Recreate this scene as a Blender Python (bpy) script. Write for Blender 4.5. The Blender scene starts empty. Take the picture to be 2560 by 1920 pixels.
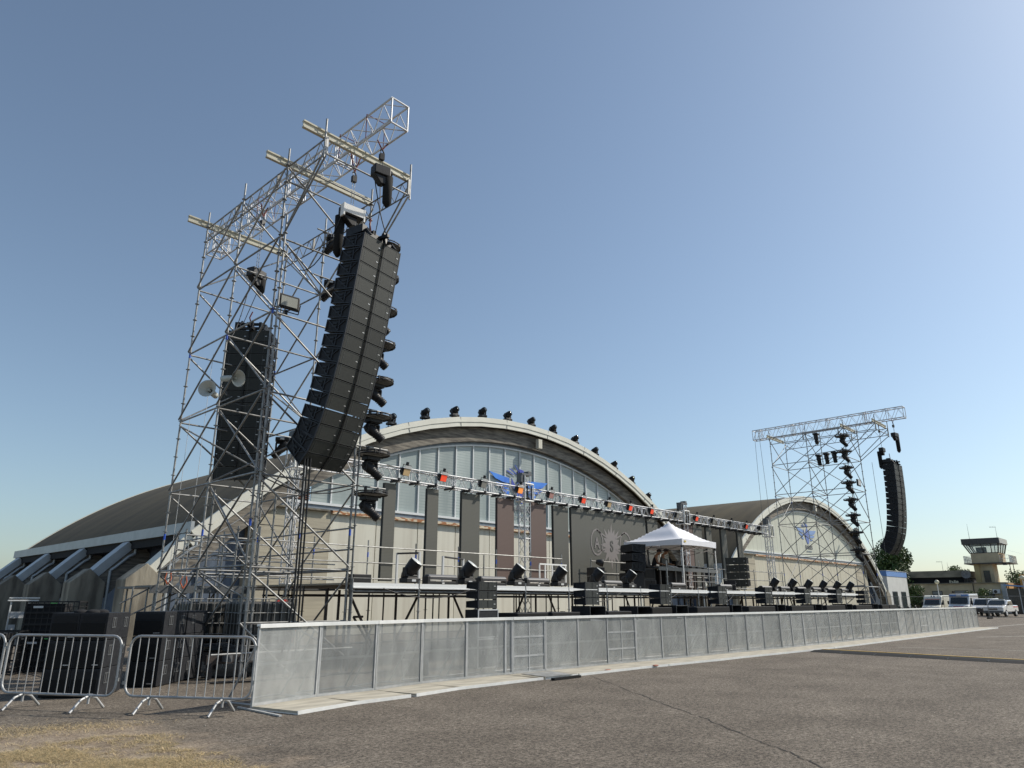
import bpy, math, random
import numpy as np
from mathutils import Vector, Matrix
R=math.radians; rnd=random.Random(7)
sc=bpy.context.scene; COL=sc.collection
# ---------------- camera ----------------
cam=bpy.data.objects.new('camera',bpy.data.cameras.new('camera')); COL.objects.link(cam)
cam.data.sensor_width=36; cam.data.lens=24.96; cam.data.clip_start=0.05; cam.data.clip_end=3000
AZ,PI_=R(43.3),R(17.0)
f0=Vector((math.cos(AZ),math.sin(AZ),0)); u0=Vector((0,0,1))
fw=f0*math.cos(PI_)+u0*math.sin(PI_); up=-f0*math.sin(PI_)+u0*math.cos(PI_); rt=Vector((math.sin(AZ),-math.cos(AZ),0))
M=Matrix((rt,up,-fw)).transposed().to_4x4(); M.translation=Vector((0,0,1.6)); cam.matrix_world=M
sc.camera=cam
# ---------------- sky, sun, exposure ----------------
sd=Vector((1.05,-0.55,1.0)).normalized()      # direction towards the sun
EL=math.asin(sd.z)
W=bpy.data.worlds.new('World'); sc.world=W; W.use_nodes=True
nt=W.node_tree; bg=nt.nodes['Background']; sky=nt.nodes.new('ShaderNodeTexSky')
sky.sky_type='NISHITA'; sky.sun_disc=False; sky.sun_elevation=EL; sky.sun_rotation=math.atan2(sd.x,sd.y)
sky.air_density=1.1; sky.dust_density=1.0; sky.ozone_density=2.4; sky.altitude=0
hs=nt.nodes.new('ShaderNodeHueSaturation'); hs.inputs['Saturation'].default_value=.82; nt.links.new(sky.outputs[0],hs.inputs['Color']); tn_=nt.nodes.new('ShaderNodeMix'); tn_.data_type='RGBA'; tn_.blend_type='MULTIPLY'; tn_.inputs[0].default_value=1; tn_.inputs[7].default_value=(.93,1.015,1.045,1); nt.links.new(hs.outputs[0],tn_.inputs[6]); nt.links.new(tn_.outputs[2],bg.inputs[0]); bg.inputs[1].default_value=0.112
L=bpy.data.lights.new('sun','SUN'); L.energy=4.3; L.angle=R(0.53); L.color=(1,0.93,0.82)
sun=bpy.data.objects.new('sun',L); COL.objects.link(sun); sun.rotation_euler=(-sd).to_track_quat('-Z','Y').to_euler(); sun.location=(20,-20,40)
sc.view_settings.view_transform='Standard'; sc.view_settings.look='None'; sc.view_settings.gamma=1; sc.view_settings.exposure=0.1
# ---------------- helpers ----------------
class MB:
    def __init__(s,o=(0,0,0)): s.v=[];s.f=[];s.sm=[];s.o=Vector(o)
    def add(s,vs,fs,smooth=False):
        b=len(s.v); s.v+= [tuple(Vector(p)-s.o) for p in vs]; s.f+=[tuple(i+b for i in f) for f in fs]; s.sm+=[smooth]*len(fs); return s
    def box(s,x0,x1,y0,y1,z0,z1,T=None):
        if x0>x1:x0,x1=x1,x0
        if y0>y1:y0,y1=y1,y0
        if z0>z1:z0,z1=z1,z0
        vs=[(x,y,z) for z in (z0,z1) for x,y in ((x0,y0),(x1,y0),(x1,y1),(x0,y1))]
        if T is not None: vs=[T@Vector(p) for p in vs]
        return s.add(vs,[(3,2,1,0),(4,5,6,7),(0,1,5,4),(1,2,6,5),(2,3,7,6),(3,0,4,7)])
    def tube(s,p,q,r,n=6,r2=None,caps=True):
        p=Vector(p);q=Vector(q);d=q-p
        if d.length<1e-6: return s
        d.normalize(); a=d.orthogonal().normalized(); b=d.cross(a); r2=r if r2 is None else r2
        c=[math.cos(2*math.pi*i/n) for i in range(n)]; t=[math.sin(2*math.pi*i/n) for i in range(n)]
        A=[p+(a*c[i]+b*t[i])*r for i in range(n)]; B=[q+(a*c[i]+b*t[i])*r2 for i in range(n)]
        s.add(A+B,[(i,(i+1)%n,n+(i+1)%n,n+i) for i in range(n)],True)
        if caps:
            s.add(A,[tuple(range(n-1,-1,-1))]); s.add(B,[tuple(range(n))])
        return s
    def path(s,pts,r,n=6):
        for i in range(len(pts)-1): s.tube(pts[i],pts[i+1],r,n)
        return s
    def prism(s,poly,a,b,axis='y',T=None):
        n=len(poly)
        def mk(p,w):
            v={'y':(p[0],w,p[1]),'x':(w,p[0],p[1]),'z':(p[0],p[1],w)}[axis]
            return T@Vector(v) if T is not None else v
        vs=[mk(p,a) for p in poly]+[mk(p,b) for p in poly]
        return s.add(vs,[tuple(range(n-1,-1,-1)),tuple(range(n,2*n))]+[(i,(i+1)%n,n+(i+1)%n,n+i) for i in range(n)])
    def sphere(s,c,r,n=12,m=8,sc=(1,1,1),T=None):
        vs=[];c=Vector(c)
        for j in range(m+1):
            t=math.pi*j/m
            for i in range(n):
                a=2*math.pi*i/n; p=Vector((math.sin(t)*math.cos(a)*r*sc[0],math.sin(t)*math.sin(a)*r*sc[1],math.cos(t)*r*sc[2]))
                vs.append((T@(c+p)) if T is not None else c+p)
        fs=[(j*n+i,(j+1)*n+i,(j+1)*n+(i+1)%n,j*n+(i+1)%n) for j in range(m) for i in range(n)]
        return s.add(vs,fs,True)
    def lathe(s,prof,p,d,n=16):
        p=Vector(p);d=Vector(d).normalized();a=d.orthogonal().normalized();b=d.cross(a);k=len(prof);vs=[]
        for (h,r) in prof:
            for i in range(n):
                t=2*math.pi*i/n; vs.append(p+d*h+(a*math.cos(t)+b*math.sin(t))*r)
        return s.add(vs,[(j*n+i,j*n+(i+1)%n,(j+1)*n+(i+1)%n,(j+1)*n+i) for j in range(k-1) for i in range(n)],True)
    def build(s,name,mat,parent=None,bevel=0):
        me=bpy.data.meshes.new(name); me.from_pydata([tuple(v) for v in s.v],[],s.f); me.polygons.foreach_set('use_smooth',s.sm); me.update()
        o=bpy.data.objects.new(name,me); COL.objects.link(o); me.materials.append(mat)
        if parent is not None: o.parent=parent
        else: o.location=s.o
        if bevel:
            m=o.modifiers.new('b','BEVEL'); m.width=bevel; m.segments=2; m.limit_method='ANGLE'
        return o
def tag(o,label=None,cat=None,group=None,kind=None):
    if label: o['label']=label
    if cat: o['category']=cat
    if group: o['group']=group
    if kind: o['kind']=kind
    return o
def empty(name,loc=(0,0,0),rz=0,label=None,cat=None,group=None,rx=0):
    o=bpy.data.objects.new(name,None); COL.objects.link(o); o.location=loc; o.rotation_euler=(rx,0,rz); o.empty_display_size=.2
    return tag(o,label,cat,group)
KIDS={}
def copy_tree(o,parent=None,loc=None,rz=None,label=None,group=None,rx=None):
    c=o.copy(); COL.objects.link(c)
    if parent is not None: c.parent=parent
    if loc is not None: c.location=loc
    if rz is not None: c.rotation_euler=(c.rotation_euler[0] if rx is None else rx,c.rotation_euler[1],rz)
    if label: c['label']=label
    if group: c['group']=group
    for ch in list(o.children): copy_tree(ch,c)
    return c
def repeat(proto,i,loc,rz=0,label=None,group=None,rx=None):
    if i==0:
        proto.location=loc; proto.rotation_euler=(proto.rotation_euler[0] if rx is None else rx,0,rz)
        if label: proto['label']=label
        if group: proto['group']=group
        return proto
    return copy_tree(proto,None,loc,rz,label,group,rx)
_o=['zeroth','first','second','third','fourth','fifth','sixth','seventh','eighth','ninth','tenth','eleventh','twelfth','thirteenth','fourteenth','fifteenth','sixteenth','seventeenth','eighteenth','nineteenth']
def nth(n):
    if n<20: return _o[n]
    t={20:('twenty','twentieth'),30:('thirty','thirtieth'),40:('forty','fortieth')}[n//10*10]
    return t[1] if n%10==0 else t[0]+'-'+_o[n%10]
# ---------------- materials ----------------
def mat(name,col,rough=.6,metal=0,col2=None,scale=4,bump=0,bscale=40,stretch=(1,1,1),lo=.35,hi=.65,spec=None,detail=6,emit=None):
    m=bpy.data.materials.new(name); m.use_nodes=True; n=m.node_tree.nodes; l=m.node_tree.links; b=n['Principled BSDF']
    b.inputs['Roughness'].default_value=rough; b.inputs['Metallic'].default_value=metal; b.inputs['Base Color'].default_value=(*col,1)
    if spec is not None: b.inputs['Specular IOR Level'].default_value=spec
    if col2 is not None or bump:
        tc=n.new('ShaderNodeTexCoord'); mp=n.new('ShaderNodeMapping'); l.new(tc.outputs['Object'],mp.inputs[0]); mp.inputs['Scale'].default_value=stretch
    if col2 is not None:
        t=n.new('ShaderNodeTexNoise'); t.inputs['Scale'].default_value=scale; t.inputs['Detail'].default_value=detail; l.new(mp.outputs[0],t.inputs[0])
        r=n.new('ShaderNodeValToRGB'); r.color_ramp.elements[0].position=lo; r.color_ramp.elements[1].position=hi
        r.color_ramp.elements[0].color=(*col,1); r.color_ramp.elements[1].color=(*col2,1)
        l.new(t.outputs[0],r.inputs[0]); l.new(r.outputs[0],b.inputs['Base Color'])
        m['ramp']=1
    if bump:
        t=n.new('ShaderNodeTexNoise'); t.inputs['Scale'].default_value=bscale; t.inputs['Detail'].default_value=8; l.new(mp.outputs[0],t.inputs[0])
        bp=n.new('ShaderNodeBump'); bp.inputs['Strength'].default_value=bump; bp.inputs['Distance'].default_value=.02; l.new(t.outputs[0],bp.inputs['Height']); l.new(bp.outputs[0],b.inputs['Normal'])
    if emit:
        b.inputs['Emission Color'].default_value=(*emit[:3],1); b.inputs['Emission Strength'].default_value=emit[3]
    return m
GALV=mat('galvanised',(.20,.20,.195),.5,.55,(.33,.33,.32),6)
FGAL=mat('fence_steel',(.36,.37,.37),.5,.4,(.48,.48,.48),6)
ALU=mat('aluminium',(.50,.51,.52),.5,.35,(.62,.62,.63),5)
ALUW=mat('white_aluminium',(.72,.72,.70),.5,.25,(.8,.8,.78),7)
BEAMW=mat('beam_cream',(.55,.53,.42),.6,0,(.42,.40,.32),5,stretch=(1,4,4))
BLK=mat('black_plastic',(.010,.010,.011),.5,0,(.018,.018,.02),9,spec=.35)
BLK2=mat('black_rubber',(.012,.012,.012),.85,spec=.25)
CAB=mat('cabinet_black',(.013,.014,.017),.6,0,(.02,.021,.024),14,bump=.15,bscale=120,spec=.3)
CABR=mat('cabinet_rib',(.022,.024,.030),.5,spec=.4)
GRL=mat('grille',(.024,.027,.025),.6,.0,(.036,.039,.036),9,stretch=(1,1,12),spec=.3)
GRY=mat('mid_grey',(.10,.105,.11),.5,.1)
LTG=mat('light_grey',(.55,.56,.56),.45)
BADGE=mat('badge',(.5,.5,.5),.4,.5)
RED=mat('red_fabric',(.14,.02,.018),.8)
BLUE=mat('blue_tape',(.02,.09,.5),.5)
WHITE=mat('white_paint',(.78,.78,.76),.45)
ORANGE=mat('orange_clip',(.6,.14,.05),.6)
DKST=mat('dark_steel',(.05,.05,.055),.5,.4,(.09,.07,.06),8)
WOOD=mat('plywood',(.42,.36,.27),.75,0,(.30,.25,.18),5,stretch=(1,6,1))
CONC=mat('old_concrete',(.30,.27,.21),.9,0,(.13,.115,.09),1.7,.5,9,(1.5,1.5,.35))
CONB=mat('board_concrete',(.46,.42,.32),.9,0,(.37,.335,.26),1.4,.3,12,(.35,.35,6))
RIB=mat('weathered_rib',(.26,.235,.195),.9,0,(.10,.09,.078),2.2,.4,8,(.6,.6,5))
CREAM=mat('cream_panel',(.66,.64,.54),.6,0,(.55,.52,.43),1.1,.05,5,(2.6,2.6,.14),.42,.72)
FASC=mat('fascia_cream',(.70,.69,.60),.5,0,(.63,.62,.54),1.1)
FASG=mat('fascia_metal',(.47,.50,.51),.45,.2,(.40,.43,.44),2)
STEELB=mat('blue_grey_steel',(.20,.24,.28),.5,.2,(.15,.18,.21),3)
SHEETB=mat('blue_grey_sheet',(.10,.135,.19),.55,0,(.075,.10,.145),2,stretch=(3,3,.3))
RUST=mat('rust_beam',(.36,.15,.06),.85,0,(.66,.57,.42),3.0,.3,20,(1,1,3),.46,.56)
MULL=mat('mullion',(.68,.70,.70),.45)
LOUV=mat('louvre_brown',(.13,.05,.03),.6)
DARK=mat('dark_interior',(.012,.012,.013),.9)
TENT=mat('tent_fabric',(.80,.80,.83),.7)
SKIN=mat('skin',(.33,.17,.10),.55)
BLACKCL=mat('black_cloth',(.012,.012,.014),.9)
BROWNCL=mat('cap_dark',(.03,.02,.02),.8)
GLS=mat('dark_glass',(.03,.04,.045),.08,0)
def glassy():
    m=mat('clear_window',(.35,.45,.45),.05); b=m.node_tree.nodes['Principled BSDF']; b.inputs['Alpha'].default_value=.35; return m
CGL=glassy()
def lens_mat():
    m=mat('lens',(.55,.57,.55),.12,.3); return m
LENS=lens_mat(); LENS.node_tree.nodes['Principled BSDF'].inputs['Metallic'].default_value=0; LENS.node_tree.nodes['Principled BSDF'].inputs['Roughness'].default_value=.35
def panel_lines(name,c1,c2,axis,pitch,frac,base_rough=.5,c3=None,scale=1.5,metal=0,stretch=(1,1,1)):
    """flat colour with repeated fine lines along one axis (real seams / ribs)"""
    m=mat(name,c1,base_rough,metal,c3 or tuple(x*.85 for x in c1),scale,stretch=stretch); n=m.node_tree.nodes; l=m.node_tree.links; b=n['Principled BSDF']
    tc=n.new('ShaderNodeTexCoord'); sp=n.new('ShaderNodeSeparateXYZ'); l.new(tc.outputs['Object'],sp.inputs[0])
    d=n.new('ShaderNodeMath'); d.operation='DIVIDE'; d.inputs[1].default_value=pitch; l.new(sp.outputs[axis],d.inputs[0])
    fr=n.new('ShaderNodeMath'); fr.operation='FRACT'; l.new(d.outputs[0],fr.inputs[0])
    lt=n.new('ShaderNodeMath'); lt.operation='LESS_THAN'; lt.inputs[1].default_value=frac; l.new(fr.outputs[0],lt.inputs[0])
    mx=n.new('ShaderNodeMix'); mx.data_type='RGBA'; l.new(lt.outputs[0],mx.inputs[0])
    src=b.inputs['Base Color'].links[0].from_socket; l.new(src,mx.inputs[6]); mx.inputs[7].default_value=(*c2,1); l.new(mx.outputs[2],b.inputs['Base Color'])
    return m
GLZ=panel_lines('polycarbonate',(.44,.49,.47),(.30,.35,.345),2,.16,.25,.35,(.31,.36,.35),.35,stretch=(2.5,1,.35))
CORR=panel_lines('ribbed_cladding',(.54,.555,.465),(.30,.30,.25),0,.92,.045,.6,(.49,.50,.42),.8)
CORR2=panel_lines('ribbed_cladding_low',(.56,.53,.42),(.33,.30,.23),0,.92,.04,.6,(.50,.46,.36),.9,stretch=(3,3,.4))
LEDG=panel_lines('led_grey',(.095,.095,.080),(.075,.075,.065),2,.05,.3,.6,(.088,.088,.074),.8)
LEDB=panel_lines('led_brown',(.125,.082,.070),(.10,.066,.056),2,.05,.3,.6,(.118,.078,.066),.8)
LEDL=mat('led_logo',(.21,.19,.185),.6)
ROOF=panel_lines('roof_felt',(.092,.074,.042),(.066,.053,.030),1,1.0,.06,.95,(.056,.046,.028),.45,stretch=(.35,1.6,.35))
def perf():
    m=mat('perforated_steel',(.50,.51,.50),.5,.3,(.36,.37,.365),2.6,stretch=(1.5,1.5,.6)); n=m.node_tree.nodes; l=m.node_tree.links; b=n['Principled BSDF']
    tc=n.new('ShaderNodeTexCoord'); sp=n.new('ShaderNodeSeparateXYZ'); l.new(tc.outputs['Object'],sp.inputs[0])
    def mth(op,a,bv=None,c=None):
        x=n.new('ShaderNodeMath'); x.operation=op
        for i,v in enumerate((a,bv,c)):
            if v is None: continue
            if isinstance(v,(int,float)): x.inputs[i].default_value=v
            else: l.new(v,x.inputs[i])
        return x.outputs[0]
    P=.014
    u=mth('DIVIDE',sp.outputs[0],P); v=mth('DIVIDE',sp.outputs[2],P*.866)
    row=mth('MULTIPLY',mth('FLOOR',v),.5); fu=mth('SUBTRACT',mth('FRACT',mth('ADD',u,row)),.5); fv=mth('MULTIPLY',mth('SUBTRACT',mth('FRACT',v),.5),.866)
    d2=mth('ADD',mth('MULTIPLY',fu,fu),mth('MULTIPLY',fv,fv)); a=mth('GREATER_THAN',d2,.365*.365)
    l.new(a,b.inputs['Alpha'])
    oi=n.new('ShaderNodeObjectInfo'); src=b.inputs['Base Color'].links[0].from_socket
    mr=n.new('ShaderNodeMapRange'); l.new(oi.outputs['Random'],mr.inputs[0]); mr.inputs[3].default_value=.80; mr.inputs[4].default_value=1.06
    mx=n.new('ShaderNodeMix'); mx.data_type='RGBA'; mx.blend_type='MULTIPLY'; mx.inputs[0].default_value=1; l.new(src,mx.inputs[6]); l.new(mr.outputs[0],mx.inputs[7]); l.new(mx.outputs[2],b.inputs['Base Color'])
    mp=[q for q in n if q.type=='MAPPING'][0]; sc3=n.new('ShaderNodeVectorMath'); sc3.operation='SCALE'; cb=n.new('ShaderNodeCombineXYZ'); l.new(oi.outputs['Random'],cb.inputs[0]); l.new(oi.outputs['Random'],cb.inputs[1]); l.new(cb.outputs[0],sc3.inputs[0]); sc3.inputs['Scale'].default_value=40; l.new(sc3.outputs[0],mp.inputs['Location'])
    return m
PERF=perf()
def leafmat(name,c1,c2):
    m=mat(name,c1,.6); n=m.node_tree.nodes; l=m.node_tree.links; b=n['Principled BSDF']
    g=n.new('ShaderNodeNewGeometry'); r=n.new('ShaderNodeValToRGB'); r.color_ramp.elements[0].color=(*c1,1); r.color_ramp.elements[1].color=(*c2,1)
    l.new(g.outputs['Random Per Island'],r.inputs[0]); l.new(r.outputs[0],b.inputs['Base Color']); return m
LEAF=leafmat('leaves',(.022,.050,.010),(.085,.135,.028)); LEAF2=leafmat('leaves_light',(.05,.09,.02),(.13,.17,.04))
BARK=mat('bark',(.10,.07,.05),.9)
GRASS=leafmat('dry_grass_blade',(.20,.17,.08),(.70,.52,.28))
def vary(m,lo,hi):
    n=m.node_tree.nodes; l=m.node_tree.links; b=n['Principled BSDF']; oi=n.new('ShaderNodeObjectInfo'); mr=n.new('ShaderNodeMapRange'); l.new(oi.outputs['Random'],mr.inputs[0]); mr.inputs[3].default_value=lo; mr.inputs[4].default_value=hi
    src=b.inputs['Base Color'].links[0].from_socket; mx=n.new('ShaderNodeMix'); mx.data_type='RGBA'; mx.blend_type='MULTIPLY'; mx.inputs[0].default_value=1; l.new(src,mx.inputs[6]); l.new(mr.outputs[0],mx.inputs[7]); l.new(mx.outputs[2],b.inputs['Base Color'])
for m_,a_,b_ in ((GLZ,.80,1.08),(CREAM,.92,1.04),(GALV,.75,1.3),(GRL,.8,1.25),(CAB,.8,1.2),(FASG,.9,1.08),(CONC,.85,1.1),(FGAL,.85,1.12)): vary(m_,a_,b_)  # random tint of the glass panes stands in for uneven reflections
# ---------------- ground ----------------
def ground():
    m=mat('asphalt',(.1,.1,.1),.92); n=m.node_tree.nodes; l=m.node_tree.links; b=n['Principled BSDF']; b.inputs['Specular IOR Level'].default_value=.25
    tc=n.new('ShaderNodeTexCoord')
    def noise(s,d=6,rough=.6,mapscale=None):
        t=n.new('ShaderNodeTexNoise'); t.inputs['Scale'].default_value=s; t.inputs['Detail'].default_value=d; t.inputs['Roughness'].default_value=rough
        l.new(tc.outputs['Object'],t.inputs[0]); return t.outputs[0]
    def ramp(x,a,ca,bb,cb):
        r=n.new('ShaderNodeValToRGB'); e=r.color_ramp.elements; e[0].position=a; e[1].position=bb; e[0].color=(*ca,1); e[1].color=(*cb,1); l.new(x,r.inputs[0]); return r.outputs[0]
    def mix(f,a,c,bt='MIX'):
        x=n.new('ShaderNodeMix'); x.data_type='RGBA'; x.blend_type=bt
        for i,v in ((0,f),(6,a),(7,c)):
            if isinstance(v,(float,int)): x.inputs[i].default_value=v
            elif isinstance(v,tuple): x.inputs[i].default_value=(*v,1)
            else: l.new(v,x.inputs[i])
        return x.outputs[2]
    big=ramp(noise(.7,10,.75),.34,(.105,.091,.077),.66,(.180,.159,.136))
    fine=ramp(noise(55,3,.9),.40,(.22,.20,.18),.60,(1.9,1.85,1.75)); fine=mix(.55,fine,ramp(noise(21,4,.95),.44,(.08,.075,.07),.56,(2.1,2.05,1.95)))
    med=ramp(noise(9,6,.9),.40,(.66,.65,.64),.60,(1.3,1.29,1.27)); c=mix(1.0,mix(1.0,big,fine,'MULTIPLY'),med,'MULTIPLY')
    vor=n.new('ShaderNodeTexVoronoi'); vor.inputs['Scale'].default_value=24; l.new(tc.outputs['Object'],vor.inputs[0])
    st=ramp(vor.outputs['Distance'],.10,(1,1,1),.16,(0,0,0)); pick=ramp(noise(23,2),.60,(0,0,0),.64,(1,1,1)); stf=mix(1.0,st,pick,'MULTIPLY')
    c=mix(stf,c,(.34,.31,.26))
    spot=ramp(noise(.9,5,.7),.66,(0,0,0),.76,(.4,.4,.4)); c=mix(spot,c,(.045,.036,.03))
    # worn earth verge at the near left: a real change of ground, world-space position
    sp=n.new('ShaderNodeSeparateXYZ'); l.new(tc.outputs['Object'],sp.inputs[0])
    def mth(op,a,bv):
        x=n.new('ShaderNodeMath'); x.operation=op
        for i,v in enumerate((a,bv)):
            if isinstance(v,(int,float)): x.inputs[i].default_value=v
            else: l.new(v,x.inputs[i])
        return x.outputs[0]
    nn=mth('MULTIPLY',mth('SUBTRACT',noise(1.6,6,.7),.5),3.2)
    d1=mth('SUBTRACT',4.6,mth('ADD',sp.outputs[0],nn)); d2=mth('SUBTRACT',11.9,mth('ADD',sp.outputs[1],nn)); dm=mth('MINIMUM',d1,d2)
    dirt=mix(ramp(noise(2.2,8,.7),.4,(0,0,0),.6,(1,1,1)),(.33,.27,.205),(.22,.17,.125)); dirt=mix(.6,dirt,mix(1.0,dirt,fine,'MULTIPLY'))
    f=ramp(dm,.0,(0,0,0),.9,(.85,.85,.85)); c=mix(f,c,dirt)
    l.new(c,b.inputs['Base Color'])
    bp=n.new('ShaderNodeBump'); bp.inputs['Strength'].default_value=.75; bp.inputs['Distance'].default_value=.012; l.new(noise(75,5,.8),bp.inputs['Height']); l.new(bp.outputs[0],b.inputs['Normal'])
    return m
g=MB(); g.add([(-500,-500,0),(900,-500,0),(900,900,0),(-500,900,0)],[(0,1,2,3)]); tag(g.build('ground',ground()),kind='structure')
def strip(name,pts,w,matl,z=.004,wj=0):
    mb=MB(); vs=[];r_=random.Random(3)
    for i,p in enumerate(pts):
        a=Vector(pts[max(i-1,0)]); c=Vector(pts[min(i+1,len(pts)-1)]); d=(c-a).normalized(); nx=Vector((-d.y,d.x)); ww=w*(1+wj*(r_.random()-.5))
        vs+= [(p[0]+nx.x*ww/2,p[1]+nx.y*ww/2,z),(p[0]-nx.x*ww/2,p[1]-nx.y*ww/2,z)]
    mb.add(vs,[(2*i,2*i+1,2*i+3,2*i+2) for i in range(len(pts)-1)]); return mb.build(name,matl)
def wiggle(pts,k=10,a=.03):
    out=[];r_=random.Random(5)
    for i in range(len(pts)-1):
        for j in range(k):
            t=j/k; out.append((pts[i][0]*(1-t)+pts[i+1][0]*t+r_.uniform(-a,a),pts[i][1]*(1-t)+pts[i+1][1]*t+r_.uniform(-a,a)))
    out.append(pts[-1]); return out
CRK=mat('crack_dark',(.028,.023,.019),.95)
tag(strip('ground_crack',wiggle([(13.63,10.43),(11.52,7.71),(10.35,6.17),(9.83,5.46),(8.8,4.22),(8.44,3.74),(7.95,3.19),(6.6,1.6)]),.014,CRK,wj=1.6),kind='structure')
LINE=mat('worn_line',(.40,.38,.34),.9,0,(.16,.14,.12),5,lo=.4,hi=.7)
tag(strip('ground_marking',[(53.6,10.9),(66,10.1),(90,8.6)],.25,LINE),kind='structure')
tag(strip('ground_marking',[(40,8.2),(42.5,7.0),(46,5.4)],.18,LINE),kind='structure')
tag(strip('ground_marking',[(29.5,8.6),(30.2,5.6),(30.8,2.6)],.12,LINE),kind='structure')
# dry grass: clumps of short blades in world space
def grass():
    from mathutils import noise as mn
    r_=np.random.RandomState(4); V=[];F=[]
    def inside(x,y):
        e=4.05+.7*mn.noise(Vector((y*1.3,2,0)))+.3*mn.noise(Vector((y*5,7,0)))
        e2=10.35+.8*mn.noise(Vector((x*1.7,5,0)))
        return x<e and y<e2
    pts=[]
    while len(pts)<60000:
        x=r_.uniform(1.2,4.4);y=r_.uniform(5.8,10.7)
        n1=mn.noise(Vector((x*1.6,y*1.6,3)))*1.4+mn.noise(Vector((x*5,y*5,1)))*.7; d=max(0.03,.42+(9.9-y)*.10+.95*n1)
        if x>3.3: d*=max(0,(4.3-x))*1.0
        if y>9.9: d*=max(0,(10.75-y)/.85)
        if inside(x,y) and r_.rand()<d: pts.append((x,y))
    for _ in range(2600):
        a=r_.normal(0,.22,2); c=[(3.0,11.5),(2.7,11.2),(3.4,11.3),(3.9,11.0),(2.4,11.8)][r_.randint(5)]; pts.append((c[0]+a[0]*1.6,c[1]+a[1]))
    for (x,y) in pts:
        h=r_.uniform(.004,.026); a=r_.uniform(0,2*math.pi); w=r_.uniform(.0014,.003); le=r_.uniform(.04,.11)
        dx,dy=math.cos(a),math.sin(a); b=len(V)
        V+=[(x-dy*w,y+dx*w,0),(x+dy*w,y-dx*w,0),(x+dx*le*.5+dy*w*.7,y+dy*le*.5-dx*w*.7,h*.75),(x+dx*le*.5-dy*w*.7,y+dy*le*.5+dx*w*.7,h*.75),(x+dx*le*1.5,y+dy*le*1.5,h*r_.uniform(.5,1.1))]
        F+=[(b,b+1,b+2,b+3),(b+3,b+2,b+4)]
    mb=MB(); mb.v=V; mb.f=F; mb.sm=[False]*len(F); return mb.build('dry_grass',GRASS)
tag(grass(),'sparse dry yellow grass on the bare earth at the near left corner','grass',kind='stuff')
# ---------------- hangars ----------------
ZC=-17.9; RO=30.42
def arc(cx,cz,r,x0,x1,n=48):
    return [(cx+x, cz+math.sqrt(max(r*r-x*x,0))) for x in np.linspace(x0,x1,n)]
def band(cx,cz,r0,r1,x0,x1,y0,y1,n=48,mb=None,cz1=None,o=(0,0,0)):
    """solid arched band between radii r0<r1, between the same angles"""
    mb=mb or MB(o); a0=math.asin(x0/r1);a1=math.asin(x1/r1); vs=[]
    for i in range(n+1):
        a=a0+(a1-a0)*i/n
        for rr in (r0,r1):
            for y in (y0,y1): vs.append((cx+rr*math.sin(a),y,cz+rr*math.cos(a)))
    fs=[]
    for i in range(n):
        b=4*i; c=b+4
        fs+=[(b,b+1,c+1,c),(b+2,c+2,c+3,b+3),(b,c,c+2,b+2),(b+1,b+3,c+3,c+1)]
    fs+=[(0,2,3,1),(4*n,4*n+1,4*n+3,4*n+2)]
    mb.add(vs,fs); return mb
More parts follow.
